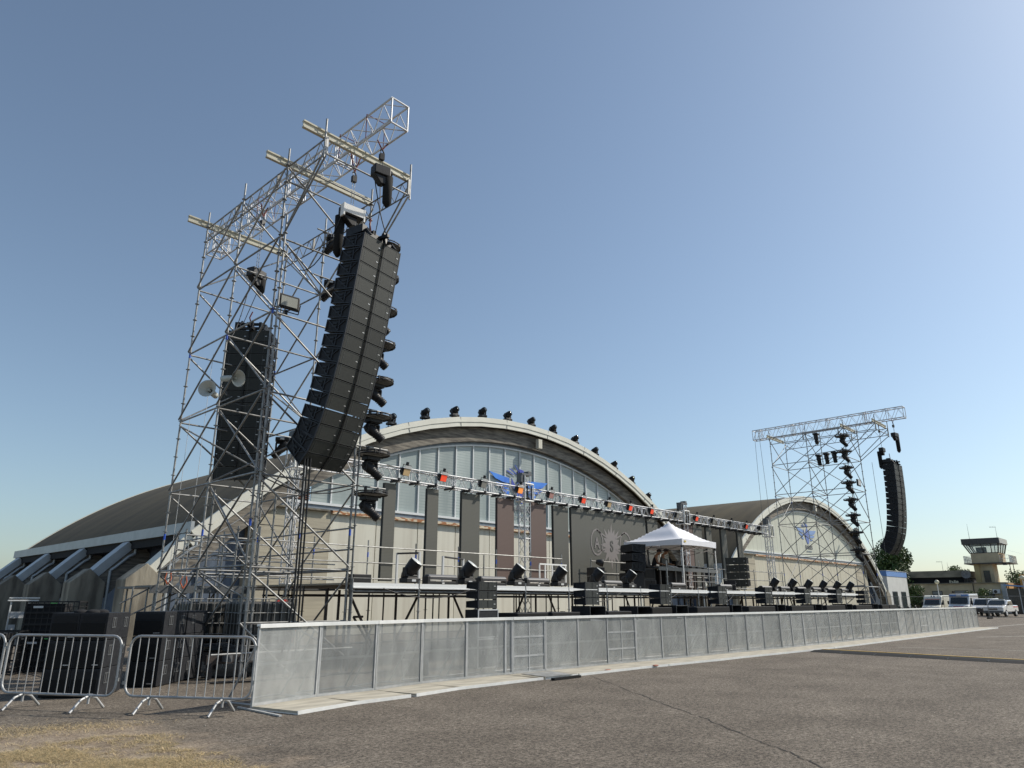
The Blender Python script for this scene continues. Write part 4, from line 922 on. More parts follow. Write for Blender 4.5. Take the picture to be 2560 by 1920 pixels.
for k,(a,b_) in enumerate((((TX0,TY0),(TX1,TY0)),((TX1,TY0),(TX1,TY1)),((TX1,TY1),(TX0,TY1)),((TX0,TY1),(TX0,TY0)))):
    m=MB(o); vs=[];n=16
    for i in range(n+1):
        t=i/n; x=a[0]*(1-t)+b_[0]*t; y=a[1]*(1-t)+b_[1]*t; s=4*t*(1-t); w=.012*math.sin(i*2.3)
        nx,ny=(b_[1]-a[1])/3,-(b_[0]-a[0])/3
        vs+=[(x+nx*.004,y+ny*.004,ZE-.04*s+.003),(x+nx*w,y+ny*w,ZE-.27+.03*s)]
    m.add(vs,[(2*i,2*i+1,2*i+3,2*i+2) for i in range(n)],True); q=m.build('valance',TENT,tn)
for (x,y) in ((TX0,TY0),(TX1,TY0),(TX1,TY1),(TX0,TY1)):
    m=MB(o); sx=.05 if x<29 else -.05; sy=.05 if y<17 else -.05
    m.box(x+sx-.02,x+sx+.02,y+sy-.02,y+sy+.02,2.04,ZE-.05); m.box(x+sx-.045,x+sx+.045,y+sy-.045,y+sy+.045,2.035,2.05); m.build('leg',WHITE,tn)
    m=MB(o); m.box(x+sx-.04,x+sx+.04,y+sy-.04,y+sy+.04,ZE-.36,ZE-.28); m.build('joint',BLK,tn)
m=MB(o)
for (a,b_) in (((TX0+.05,TY0+.05),(TX1-.05,TY0+.05)),((TX1-.05,TY0+.05),(TX1-.05,TY1-.05)),((TX1-.05,TY1-.05),(TX0+.05,TY1-.05)),((TX0+.05,TY1-.05),(TX0+.05,TY0+.05))):
    for i in range(2):
        p=lambda t,z:(a[0]*(1-t)+b_[0]*t,a[1]*(1-t)+b_[1]*t,z)
        m.tube(p(i/2,ZE-.3),p(i/2+.5,ZE-.55),.012,4); m.tube(p(i/2,ZE-.55),p(i/2+.5,ZE-.3),.012,4)
m.tube((cx_,TY0+.05,ZE-.42),(cx_,cy_,PK-.5),.012,4); m.tube((cx_,TY1-.05,ZE-.42),(cx_,cy_,PK-.5),.012,4); m.tube((cx_,cy_,PK-.6),(cx_,cy_,PK-.05),.02,6)
m.build('scissor_frame',DKST,tn)
m=MB(o); m.box(27.75,27.9,15.975,15.985,4.02,4.10); m.build('label_patch',mat('patch_yellow',(.6,.45,.1),.6),tn)
dt=empty('dj_table',(30,17.2,2.03),0,'long black framed riser table carrying the DJ gear under the tent','table'); o=dt.location
m=MB(o); m.box(27.15,32.6,16.98,17.9,2.96,3.03); m.build('table_top',GRY,dt)
m=MB(o); m.box(27.15,32.6,16.94,16.98,2.87,3.02); m.build('front_rail',GRY,dt)
for x in (27.35,28.6,29.45,30.25,31.0,31.8,32.45):
    for y in (17.03,17.8):
        m=MB(o); m.box(x-.035,x+.035,y-.035,y+.035,2.035,2.955); m.build('table_leg',DKST,dt)
m=MB(o); m.box(27.9,29.3,17.1,17.7,2.035,2.9); m.build('black_skirt',BLK2,dt)
m=MB(o)
for z in (2.45,2.72): m.tube((29.4,17.0,z),(32.5,17.0,z),.02,5)
m.build('stretcher',GRY,dt)
def gear(name,x,y,w,d,h,mm,label,tilt=0,knobs=0):
    r_=empty(name,(x,y,3.032),0,label,'DJ gear'); T=Matrix.Rotation(R(tilt),4,'X')
    m=MB(); m.box(-w/2,w/2,-d/2,d/2,0.005,h,T); m.build('case',mm,r_,.008)
    if knobs:
        m=MB()
        for i in range(knobs):
            for j in range(2): m.tube(T@Vector((-w/2+w*(i+.5)/knobs,-d/4+d/2*j,h)),T@Vector((-w/2+w*(i+.5)/knobs,-d/4+d/2*j,h+.025)),.014,6)
        m.build('knob',LTG,r_)
    return r_
gear('laptop_controller',28.95,17.3,.55,.35,.05,LTG,'pale grey keyboard controller in front of the two DJs',18)
gear('mixer',29.85,17.35,.35,.4,.11,BLK,'black mixer with pale knobs right of the DJs, under the tent',8,4)
gear('media_player',30.45,17.35,.34,.4,.12,BLK,'black media player with knobs, second device right of the DJs',8,4)
gear('media_player',31.0,17.35,.34,.4,.12,BLK,'black media player with knobs, third device right of the DJs',8,4)
gear('effects_box',31.7,17.35,.3,.25,.1,BLK,'small black box with knobs at the right end of the DJ table',8,3)
gear('rack_case',30.0,17.75,.5,.2,.35,BLK2,'black padded case standing behind the mixer under the tent')
gear('screen',28.9,17.72,.55,.05,.42,BLK,'black screen back right in front of the taller DJ')
m=MB((31.25,17.3,3.03)); m.tube((31.25,17.3,3.1),(31.2,17.3,3.42),.015,5); m.tube((31.25,17.3,3.04),(31.25,17.3,3.1),.04,8); tag(m.build('bottle',LTG),'small pale bottle standing among the DJ gear','bottle')
# side speakers
line_array(25.75,16.95,3.84,R(62),3,1.05,.37,.6,[4,4,4],'stack of three larger black speaker cabinets left of the tent, facing the DJs',True,None,False)
r_=empty('amplifier_case',(25.75,17.1,2.03),R(62),'black amplifier case under the speaker stack left of the tent','case'); m=MB(); m.box(-.5,.5,0,.6,0.005,.68); m.build('case_body',CAB,r_,.01); m=MB(); m.box(-.45,.45,-.012,-.001,.05,.62); m.build('front_grille',BLK2,r_)
line_array(35.65,17.6,3.78,R(-75),4,1.05,.37,.6,[2,2,2,2],'stack of four black speaker cabinets right of the tent, facing left',True,None,False)
def monitor(x,y,z,rz,label,w=.75,h=.55,d=.55):
    r_=empty('monitor_speaker',(x,y,z),rz,label,'speaker'); m=MB(); m.prism([(0,0),(d,0),(d,h*.75),(d*.7,h),(.12,h)],-w/2,w/2,'x'); m.build('cabinet',CAB,r_,.015)
    m=MB(); m.prism([(-.012,.02),(-.002,.01),(.112,h-.01),(.102,h)],-w/2+.03,w/2-.03,'x'); m.build('grille',BLK2,r_)
    m=MB()
    for s in (-1,1):
        for dy in (.22,.3): m.box(s*w/2-.004,s*w/2+.004,dy,dy+.04,h*.4,h*.62)
    m.build('handle_slot',DARK,r_); return r_
monitor(26.75,17.15,3.035-.08,R(20),'black wedge monitor speaker on top of cases, left of the two DJs')
r_=empty('speaker_case',(26.75,17.1,2.03),0,'tall black cases under the wedge monitor left of the DJs','case'); m=MB(); m.box(-.55,.4,0,.7,0.005,.44); m.box(-.5,.38,.02,.66,.445,.9); m.build('case_body',CAB,r_,.015); m=MB(); m.box(-.45,-.05,-.012,-.001,.05,.40); m.box(.0,.3,-.012,-.001,.05,.4); m.box(-.45,.3,.006,.018,.5,.85); m.build('panel',BLK2,r_)
monitor(24.0,16.3,2.04,R(50),'small black speaker on the deck left of the side stack',.4,.5,.35)
monitor(30.9,18.3,2.04,R(-30),'black speaker standing on the deck under the right end of the DJ table',.45,.75,.4)
# stage posts near tent, par light on stand
for (x,y,zt,lb) in ((24.62,15.02,3.1,'scaffold post rising above the stage edge left of the tent'),(27.83,14.98,2.95,'scaffold post rising above the stage edge in front of the tent'),(19.75,20.1,3.3,'short scaffold post at the back of the stage')):
    m=MB((x,y,.03)); m.tube((x,y,.03),(x,y,zt),.025,7); m.tube((x,y,2.5),(x,y,2.51),.06,8); tag(m.build('scaffold_post',GALV),lb,'post')
r_=empty('par_light',(23.0,17.0,2.03),0,'black lamp on a short stand left of the speaker stack','stage light'); m=MB(); m.tube((0,0,.01),(0,0,.85),.02,6); m.box(-.2,.2,-.03,.03,.005,.03); m.build('stand',GRY,r_)
m=MB(); m.lathe([(-.15,0),(-.14,.08),(0,.13),(.14,.15),(.15,.13)],(0,0,1.0),(.5,-.8,-.2),12); m.build('lamp_body',BLK,r_)
tg=empty('stage_gate',(20.2,17,2.03),0,'small white tubular gate frame on the deck right of the fourth lamp','gate'); m=MB()
for s in (-.75,-.45,-.05,.7): m.box(s-.02,s+.02,-.02,.02,.01,.80)
m.box(-.75,.75,-.021,.021,.8,.85); m.build('gate_bars',WHITE,tg)
# ---------------- people ----------------
def skin(name,V,E,Rr,m,parent,root=0,sub=2):
    me=bpy.data.meshes.new(name); me.from_pydata([Vector(v) for v in V],E,[]); ob=bpy.data.objects.new(name,me); COL.objects.link(ob); ob.parent=parent; me.materials.append(m)
    md=ob.modifiers.new('s','SKIN'); sv=me.skin_vertices[0].data
    for i,r0 in enumerate(Rr): 
        sv[i].radius=(r0,r0) if not isinstance(r0,tuple) else r0
        sv[i].use_root=(i==root)
    md.use_smooth_shade=True; s=ob.modifiers.new('u','SUBSURF'); s.levels=sub; s.render_levels=sub
    dg=bpy.context.evaluated_depsgraph_get(); nm=bpy.data.meshes.new_from_object(ob.evaluated_get(dg)); nm.name=name
    ob.modifiers.clear(); ob.data=nm; nm.materials.clear(); nm.materials.append(m); return ob
def person(x,y,z,rz,label,lean=.0,look=.0,cap=True,arms=1,h=1.0):
    """local: faces -Y"""
    p=empty('person',(x,y,z),rz,label,'person'); p.scale=(h,h,h)
    hd=(0,-.10-look-lean*.55,1.62)
    V=[(0,0,.95),(0,-.01-lean*.1,1.12),(0,-.02-lean*.35,1.34),(0,-.03-lean*.45,1.47),(0,-.05-lean*.5,1.54),hd,(0,hd[1]-.015,1.70),
       (-.19,-.03-lean*.4,1.42),(-.25,-.12-lean*.3,1.18),(-.17,-.40-lean*.3,1.10),(-.14,-.48-lean*.3,1.09),
       (.19,-.03-lean*.4,1.42),(.25,-.12-lean*.3,1.18),(.17,-.40-lean*.3,1.10),(.14,-.48-lean*.3,1.09),
       (-.10,0,.88),(-.11,-.02,.48),(-.11,.02,.08),(-.11,-.10,.04),(.10,0,.88),(.11,-.02,.48),(.11,.02,.08),(.11,-.10,.04)]
    E=[(0,1),(1,2),(2,3),(3,4),(4,5),(5,6),(3,7),(7,8),(8,9),(9,10),(3,11),(11,12),(12,13),(13,14),(0,15),(15,16),(16,17),(17,18),(0,19),(19,20),(20,21),(21,22)]
    Rr=[(.15,.10),(.14,.10),(.17,.11),(.09,.08),.05,(.082,.095),(.07,.085),.06,.042,.032,.034,.06,.042,.032,.034,.085,.06,.04,.035,.085,.06,.04,.035]
    base=len(V)
    for s,wi in ((-1,10),(1,14)):
        wx,wy,wz=V[wi]
        for k,(dx,l) in enumerate(((-.03,.075),(-.01,.085),(.01,.08),(.03,.065))):
            a=len(V); V+= [(wx+dx*.6,wy-.035,wz),(wx+dx,wy-l,wz-.012-.004*k)]; E+=[(wi,a),(a,a+1)]; Rr+=[.010,.008]
        a=len(V); V+= [(wx-s*.03,wy-.02,wz+.005),(wx-s*.045,wy-.05,wz-.005)]; E+=[(wi,a),(a,a+1)]; Rr+=[.011,.009]
    b=skin('body',V,E,Rr,SKIN,p,0,2)
    # vest and trousers as clothing
    skin('vest',[(0,0,.93),(0,-.01-lean*.1,1.12),(0,-.02-lean*.35,1.34),(0,-.03-lean*.42,1.43),(-.13,-.03-lean*.42,1.44),(.13,-.03-lean*.42,1.44)],[(0,1),(1,2),(2,3),(3,4),(3,5)],[(.165,.115),(.155,.115),(.185,.125),(.11,.085),.055,.055],BLACKCL,p,0,2)
    skin('trousers',[(0,0,.94),(-.10,0,.86),(-.11,-.02,.48),(-.11,.02,.12),(.10,0,.86),(.11,-.02,.48),(.11,.02,.12)],[(0,1),(1,2),(2,3),(0,4),(4,5),(5,6)],[(.16,.11),.1,.075,.06,.1,.075,.06],BLACKCL,p,0,2)
    hc=Vector((0,hd[1]-.005,1.665))
    m=MB(); m.sphere((hc.x,hc.y-.098,hc.z-.02),.02,8,6,(1,1.3,1.2)); m.sphere((hc.x-.034,hc.y-.088,hc.z+.012),.011,6,4); m.sphere((hc.x+.034,hc.y-.088,hc.z+.012),.011,6,4); m.box(-.025,.025,hc.y-.094,hc.y-.085,hc.z-.062,hc.z-.054)
    for s in (-1,1): m.sphere((s*.088,hc.y+.005,hc.z-.01),.022,6,5,(.4,.8,1.2))
    m.build('face',SKIN,p)
    m=MB(); m.sphere((0,hc.y+.012,hc.z+.045),.105,14,8,(.95,1.08,.78)); 
    if cap: m.prism([(-.075,hc.y-.08),(.075,hc.y-.08),(.06,hc.y-.19),(-.06,hc.y-.19)],hc.z+.035,hc.z+.05,'z')
    m.build('cap' if cap else 'hair',BROWNCL,p)
    return p
person(28.45,18.05,2.035,R(35),'person in black tank top and peaked cap bending over the controller',.28,.05,True,h=1.02)
person(29.3,18.15,2.035,R(30),'taller person in black top and dark cap beside the other DJ, looking down',.16,.06,True,h=1.06)
person(27.3,18.6,2.035,R(80),'person mostly hidden behind the wedge monitor, only a dark head showing',.1,.02,False,h=.98)
# ---------------- crowd barrier fence ----------------
FP=[(5.90,11.08),(7.22,11.36),(8.46,11.42),(9.72,11.62),(10.95,11.66),(12.12,11.66),(12.36,11.66),(13.42,11.58),(14.63,11.58),(15.83,11.54),(17.03,11.48),(18.22,11.42),(19.40,11.35),(20.60,11.33),(21.80,11.28),(22.95,11.20),(24.1,11.13),(25.25,11.06),(26.2,11.03),(27.15,11.02)]
x=28.35
while x<54.4: FP.append((x,11.0-.0055*(x-28))); x+=1.215
def barrier(L_,kind):
    r_=empty('barrier_panel'); H=1.25
    m=MB(); w=.036
    m.box(0.004,w,-.02,.02,.03,H-.05); m.box(L_-w,L_-.004,-.02,.02,.03,H-.05); m.box(w,L_-w,-.02,.02,.04,.09); m.box(w,L_-w,.003,.02,.62,.66)
    if kind=='gate':
        m.box(L_/2-.016,L_/2+.016,-.012,.002,.09,H-.06); m.box(w,L_-w,-.0115,.002,.39,.43); m.box(w,L_-w,-.0115,.002,.80,.84)
    m.build('frame',FGAL,r_)
    m=MB(); m.box(w,L_-w,-.0045,.0005,.09,H-.05); m.build('perforated_sheet',PERF,r_)
    m=MB(); m.box(0.003,L_-.003,-.04,.045,H-.035,H); m.box(0.003,L_-.003,-.042,-.04,H-.06,H); m.build('top_rail',ALU if False else ALUW,r_,.008)
    m=MB(); m.box(0.010,L_-.010,-1.0,-.03,.02,.052); m.build('tread_plate',WOODP,r_)
    m=MB(); m.box(0.006,L_-.006,-1.02,-1.0,.004,.055); m.box(0.006,.03,-1.0,.3,.004,.0195); m.box(L_-.03,L_-.006,-1.0,.3,.004,.0195); m.build('plate_edge',ALUW,r_)
    if kind!='post':
        m=MB()
        for x in (.12,L_-.12): m.tube((x,.02,1.12),(x,.72,.05),.018,6); m.tube((x,.02,.05),(x,.75,.05),.018,6)
        m.tube((.12,.72,.06),(L_-.12,.72,.06),.018,6); m.build('rear_brace',FGAL,r_)
    return r_
WOODP=mat('worn_tread',(.50,.46,.37),.8,0,(.34,.31,.25),2.2,.2,30,(.6,2.5,1))
np_=len(FP)-1; fprot={}
for i in range(np_):
    FPj=[(p[0],p[1]+(.012*math.sin(j*2.9)+.01*math.sin(j*7.1))) for j,p in enumerate(FP)]; a,b_=Vector(FPj[i]),Vector(FPj[i+1]); Ln=(b_-a).length; rz=math.atan2(b_.y-a.y,b_.x-a.x)
    kind='post' if Ln<.5 else ('gate' if i in (6,9,36-5) else 'std')
    key=(kind,round(Ln,1))
    lb='perforated steel fence panel, %s from the near left end'%nth(i+1)
    if kind=='gate': lb='barrier panel with crossed flat bars, %s in the long fence from left'%nth(i+1)
    if kind=='post': lb='narrow steel filler post panel between two wide barrier panels, near the left end'
    if key not in fprot: 
        fprot[key]=barrier(Ln,kind); q=fprot[key]; tag(q,lb,'barrier','panels of the long barrier fence'); q.location=(a.x,a.y,0); q.rotation_euler=(0,0,rz)
    else: copy_tree(fprot[key],None,(a.x,a.y,0),rz,lb)
# end cap plate of the first panel
m=MB((5.9,11.1,0)); m.box(5.84,5.885,10.12,11.4,.004,.025); tag(m.build('base_bar',FGAL),'flat base bar on the ground at the near left end of the fence','bar')
m=MB((12.9,11.0,0)); 
m.prism([(12.45,11.45),(12.30,10.60),(13.15,10.55),(13.35,11.40)],.056,.064,'z'); tag(m.build('chequer_plate',GALV),'ribbed metal step plate lying in front of the barred barrier panel','plate')
m=MB((12.8,10.55,0)); m.box(12.3,13.2,10.36,10.46,.005,.05); tag(m.build('black_edge_strip',BLK2),'short black rubber strip beside the metal step plate','strip')
# ---------------- pedestrian barriers ----------------
def ped(L_=2.12):
    r_=empty('pedestrian_barrier'); H=1.08; z0=.22; rc=.16; m=MB(); pts=[]
    def cor(cx_,cz_,a0):
        for k in range(6):
            a=a0+math.pi/2*k/5; pts.append((cx_+rc*math.cos(a),0,cz_+rc*math.sin(a)))
    cor(L_-rc,H-rc,0); cor(rc,H-rc,math.pi/2); cor(rc,z0+rc,math.pi); cor(L_-rc,z0+rc,1.5*math.pi); pts.append(pts[0])
    m.path(pts,.019,8)
    for p in pts[:-1]: m.sphere(p,.019,8,6)
    m.build('frame',FGAL,r_)
    m=MB(); n=14
    for i in range(1,n): x=L_*i/n; m.tube((x,0,z0),(x,0,H),.0075,6)
    m.build('bars',FGAL,r_)
    for x in (.45,L_-.45):
        m=MB(); m.tube((x,0,.10),(x,0,z0),.018,8); pl=[(x,-.33,.012),(x,-.15,.17),(x,-.05,.20),(x,.05,.20),(x,.15,.17),(x,.33,.012)]; m.path(pl,.019,8)
        for p in pl[1:-1]: m.sphere(p,.019,8,6)
        m.build('foot',FGAL,r_)
    m=MB(); 
    for z in (.38,.86): m.box(-.05,.0,-.012,.012,z,z+.05); m.box(L_,L_+.04,-.012,.012,z+.05,z+.1)
    m.build('hinge',GALV,r_); return r_
pp=ped(); tag(pp,None,'barrier')
d1=math.atan2(-.865,.502); d2=math.atan2(-.848,.531)
repeat(pp,0,(4.77-.55*.531,11.88+.55*.848,0),d2,'grey pedestrian barrier joined to the near left end of the long fence','pedestrian barriers')
repeat(pp,1,(3.60-.60*.502,13.72+.60*.865,0),d1,'grey pedestrian barrier in front of the twin sub stacks, middle one')
repeat(pp,2,(3.28-2.18*.42,14.28+2.18*.90,0),math.atan2(-.90,.42),'grey pedestrian barrier cut off by the left edge of the photo')
# ---------------- sub stacks, crates, tanks at the left ----------------
def gsub(w,h,d):
    r_=empty('stage_subwoofer'); m=MB(); m.box(0,w,.012,d,0.002,h-.004); m.build('cabinet',CAB,r_,.008)
    m=MB(); m.box(.03,w-.03,.0,.011,.02,h*.62); m.build('grille',BLK2,r_)
    m=MB(); m.box(.05,w-.05,.004,.0115,h*.66,h-.05); m.build('port',DARK,r_)
    m=MB(); m.box(w-.15,w-.05,-.005,-.001,.05,.065); m.build('badge',BADGE,r_)
    for oy in (0,.52):
     m=MB(); xa=w+.001
     for (a,b_,c,e) in ((.20,.37,.20,.215),(.20,.37,.36,.375),(.20,.215,.215,.36),(.355,.37,.215,.36),(.27,.30,.215,.36)): m.box(xa,xa+.008,a+oy,b_+oy,c,e)
     m.build('handle_frame',GRY,r_)
     m=MB(); m.box(w+.0005,w+.004,.215+oy,.27+oy,.215,.36); m.box(w+.0005,w+.004,.30+oy,.355+oy,.215,.36); m.build('handle_hole',DARK,r_)
    return r_
gs=gsub(.475,.462,1.0); tag(gs,None,'subwoofer'); k=0
rz=R(-40); dx=Vector((math.cos(rz),math.sin(rz)))*.478; names3=['bottom','middle','top']
for c_ in range(2):
    for h_ in range(3):
        repeat(gs,k,(4.022+dx.x*c_,14.961+dx.y*c_,.012+.464*h_),rz,'black subwoofer in the twin stack behind the barriers, %s column, %s'%(('left','right')[c_],names3[h_]),'stacked subwoofers at the left'); k+=1
rz2=R(-47)
for h_ in range(3): repeat(gs,k,(5.66,15.62,.012+.464*h_),rz2,'black subwoofer in the single stack nearer the tower, %s'%names3[h_],'stacked subwoofers at the left').scale=(1.25,1,1); k+=1
for h_ in range(3): repeat(gs,k,(6.42,16.32,.012+.464*h_),rz2,'black subwoofer in the rearmost stack beside the tower foot, %s'%names3[h_],'stacked subwoofers at the left').scale=(1.25,1,1); k+=1
m=MB((4.6,14.9,1.4)); pr=[(0,0)]
for (a,b_) in ((4.45,14.85),(4.62,14.75),(4.78,14.8)): m.sphere((a,b_,1.41),.09,8,5,(1.4,1,.55))
tag(m.build('cloth_heap',BLACKCL),'small heap of black cloth on top of the twin sub stack','cloth')
def crate(x,y,z,rz,w,d,h,label,n=6):
    r_=empty('mesh_crate',(x,y,z),rz,label,'crate'); m=MB(); t=.03
    for a in (0,w-t):
        for b_ in (0,d-t): m.box(a,a+t,b_,b_+t,.012,h)
    for zz in (0.012,h-.03):
        m.box(t,w-t,0,t*.8,zz,zz+.03); m.box(t,w-t,d-t*.8,d,zz,zz+.03); m.box(0,t*.8,t,d-t,zz,zz+.03); m.box(w-t*.8,w,t,d-t,zz,zz+.03)
    for i in range(1,n):
        zz=h*i/n
        if i in (2,4) : m.box(t,w-t,.004,.014,zz-.02,zz+.02)
        else: m.box(t,w-t,.004,.014,zz-.008,zz+.008)
        m.box(.004,.014,t,d-t,zz-.008,zz+.008); m.box(w-.014,w-.004,t,d-t,zz-.008,zz+.008)
    for i in range(1,9): m.box(w*i/9-.008,w*i/9+.008,.0145,.02,.04,h-.03); m.box(w-.024,w-.016,d*i/9-.006,d*i/9+.006,.04,h-.03); m.box(.016,.024,d*i/9-.006,d*i/9+.006,.04,h-.03)
    m.build('crate_frame',BLK,r_)
    m=MB(); m.box(.03,w*.72,.06,d-.05,.05,h-.06); m.build('contents',BLACKCL,r_)
    m=MB(); m.box(w*.15,w*.33,-.006,-.001,h*.80,h*.86); m.build('paper_label',LTG,r_)
    m=MB(); m.box(w*.45,w*.58,-.006,-.001,h*.93,h*.95); m.build('green_tag',mat_green,r_)
    return r_
mat_green=mat('green_tag',(.10,.5,.12),.5)
crate(4.95,20.6,.80,R(-30),1.15,.75,.80,'tall black mesh crate with white labels, upper of two behind the subs')
crate(4.95,20.6,.0,R(-30),1.15,.75,.79,'lower black mesh crate under the tall one behind the subs')
crate(3.9,20.4,.0,R(-30),1.0,.75,.95,'lower wide black mesh crate at the left edge behind the barriers')
m=MB((4.6,21.4,0)); m.box(4.75,5.4,21.35,21.42,1.60,1.63); m.box(4.8,5.45,21.5,21.56,1.66,1.69); m.box(4.82,4.85,21.4,21.43,.01,1.62); m.box(5.2,5.23,21.4,21.43,.01,1.62); m.box(4.86,5.19,21.40,21.42,1.2,1.35); m.box(4.86,5.0,21.40,21.42,.9,1.05); tag(m.build('folding_rack',LTG),'pale grey folded metal rack left of the tall crate','rack')
def junk(cx_,cy_,w,h,nn,name,label,cat,mats):
    r_=empty(name,(cx_,cy_,0),0,label,cat); r2=random.Random(len(label))
    for i in range(nn):
        m=MB(); T=Matrix.Translation((r2.uniform(-w,w),r2.uniform(-w*.5,w*.5),.1+h*i/nn))@Matrix.Rotation(r2.uniform(-.6,.6),4,'Z')@Matrix.Rotation(r2.uniform(-.25,.25),4,'Y')
        m.box(-.3,.3,-.14,.14,-.06,.06,T); m.build('packed_item',mats[i%len(mats)],r_,.02)
    return r_
junk(4.0,21.6,.35,1.4,11,'goods_heap','untidy heap of pale foil wrapped goods at the far left edge','goods',[LTG,WHITE,BLACKCL,GALV,mat('tan_box',(.4,.3,.2),.8)])
def tank(x,y,z,rz,label):
    r_=empty('liquid_tank',(x,y,z),rz,label,'tank'); w,d,h=1.25,1.05,1.15
    TK=mat_tank; m=MB(); m.box(.05,w-.05,.05,d-.05,.16,h-.06); m.build('tank_body',TK,r_,.07)
    m=MB()
    for i in range(6): a=.12+(w-.24)*i/5; m.box(a-.07,a+.07,.025,.06,.2,h-.1); 
    for i in range(5): a=.12+(d-.24)*i/4; m.box(.025,.06,a-.07,a+.07,.2,h-.1)
    m.build('tank_rib',TK,r_,.015)
    m=MB()
    for i in range(8): a=.02+(w-.04)*i/7; m.tube((a,0,.1),(a,0,h),.009,5); m.tube((a,d,.1),(a,d,h),.009,5)
    for i in range(7): a=d*i/6; m.tube((0,a,.1),(0,a,h),.009,5); m.tube((w,a,.1),(w,a,h),.009,5)
    for zz in (.14,.36,.6,.84,h): m.path([(0,0,zz),(w,0,zz),(w,d,zz),(0,d,zz),(0,0,zz)],.011,5)
    m.build('wire_cage',GALV,r_)
    m=MB(); m.box(0,w,0,d,.09,.12)
    for a in (.06,w/2,w-.16): m.box(a-.04,a+.12,.0,d,.0,.088)
    m.build('pallet',GRY,r_); return r_
mat_tank=mat('tank_black',(.022,.022,.021),.42,0,(.040,.040,.037),4)
tank(8.1,15.9,.50,R(-3),'black caged liquid tank inside the near tower, right of two')
tank(7.45,17.25,.50,R(-3),'black caged liquid tank inside the near tower, left and farther back')
r_=empty('ballast_frame',(8.6,16.6,0),0,'low steel frame carrying the caged tanks at the tower foot','frame'); m=MB()
for y in (-.75,.2,1.4): m.box(-1.3,1.0,y-.05,y+.05,.3,.49)
for x in (-1.2,-.1,.9):
    for y in (-.75,1.4): m.box(x-.05,x+.05,y-.05,y+.05,.01,.3)
m.build('frame_beam',DKST,r_)
m=MB(); 
for i,x in enumerate((-.9,-.4,.1,.5)): m.tube((x,-.9,.35),(x,-.9,.52),.11,10)
m.build('bucket',GRY,r_)
RWH=panel_lines('red_white_board',(.55,.45,.30),(.5,.03,.02),2,.26,.45,.5,(.5,.42,.28),3)
for (x,y,z,rz_,ry,lb) in ((9.85,17.0,1.0,8,-24,'tilted red and cream striped board behind the tank cage'),(9.75,16.9,.35,8,12,'lower red and cream striped board near the tower foot')):
    r_=empty('striped_board',(x,y,z),0,lb,'board'); T=Matrix.Rotation(R(ry),4,'Y'); m=MB(); m.box(-.17,.17,0,.03,0,.70,T); q=m.build('board',RWH,r_)
m=MB((7.25,17.0,0)); m.prism([(7.0,0.01),(7.5,0.01),(7.5,.5),(7.35,1.05),(7.0,.95)],17.9,18.2,'y'); tag(m.build('concrete_block',CONC),'pale rough concrete block behind the rearmost sub stack','block')
# cables lying at the tower foot
wire('power_cable',[(7.0,14.9,.03),(7.8,14.6,.03),(8.3,14.75,.03),(9.0,14.5,.03),(9.8,14.7,.03),(11,14.2,.03)],.02,BLK,'black cable lying on the ground at the tower foot')
wire('power_cable',[(6.2,16.4,.03),(6.9,16.0,.03),(7.4,16.2,.03),(8.2,15.6,.03)],.02,BLK,'black cable running from the rear subs towards the tanks')
# cable ramp
r0=empty('cable_ramp'); tag(r0,None,'cable ramp'); m=MB(); m.prism([(0,0.004),(.30,.05),(.95,.05),(1.25,.004)],0,1.02,'x'); m.build('ramp_body',BLK2,r0)
m=MB(); m.box(0.0,1.02,.80,.99,.052,.06); m.build('yellow_lid',mat('lid_yellow',(.50,.30,.03),.6,0,(.34,.22,.05),9),r0)
m=MB(); m.box(1.02,1.032,0.02,1.22,.004,.04); m.box(.2,.6,.4,.401,.0505,.052); m.build('joint_strip',GRY,r0)
px,py=24.78,9.95
for i in range(13):
    ang=math.atan2(-1.04,-.14+.03*math.sin(i*1.7)); 
    repeat(r0,i,(px,py,0),ang,'black rubber cable ramp segment with yellow lid, %s from the fence'%nth(i+1),'cable ramp segments crossing the asphalt'); px+=1.04*math.cos(ang); py+=1.04*math.sin(ang)
# ---------------- background buildings ----------------
OCH=mat('ochre_plaster',(.60,.49,.31),.9,0,(.46,.37,.24),.8); OCH2=mat('stained_parapet',(.30,.26,.19),.95,0,(.17,.15,.11),.7,stretch=(1,1,2)); ORP=mat('orange_plaster',(.62,.33,.10),.85)
PALE=mat('pale_plaster',(.60,.60,.57),.85,0,(.54,.54,.51),1); BAND=mat('blue_band',(.14,.27,.55),.6)
r_=empty('white_building',(110.5,34,0),0,'small pale flat building with a blue band under its roof edge','building'); o=r_.location
m=MB(o); m.box(106.0,114.9,31.0,37,0,4.8); m.build('wall',PALE,r_)
m=MB(o); m.box(105.95,114.95,30.95,37,4.8,5.5); m.build('blue_band',BAND,r_)
m=MB(o); m.box(105.9,115.0,30.9,37,5.5,5.56); m.build('roof_edge',LTG,r_)
for (a,b_) in ((107.5,109.6),(111.3,113.4)):
    m=MB(o); m.box(a,b_,30.95,30.99,.3,2.85); f=m.build('door_frame',GRY,r_); m=MB(o); m.box(a+.15,b_-.15,30.92,30.945,.4,2.75); m.build('pane',GLS,f)
BX=122.0
r_=empty('ochre_building',(BX,28,0),0,'long low ochre building with a set-back stained parapet, behind the ambulances','building'); o=r_.location
m=MB(o); m.box(BX,BX+22,20.45,42,0,4.0); m.build('wall',OCH,r_)
m=MB(o); m.box(BX-.25,BX+22.2,20.25,42,4.0,4.12); m.build('cornice',OCH2,r_)
m=MB(o); m.box(BX+1.5,BX+20,25.6,42,4.12,4.95); m.build('recess_band',DARK,r_)
m=MB(o); m.box(BX+.9,BX+20,25.4,42,4.95,5.9); m.build('parapet',OCH2,r_)
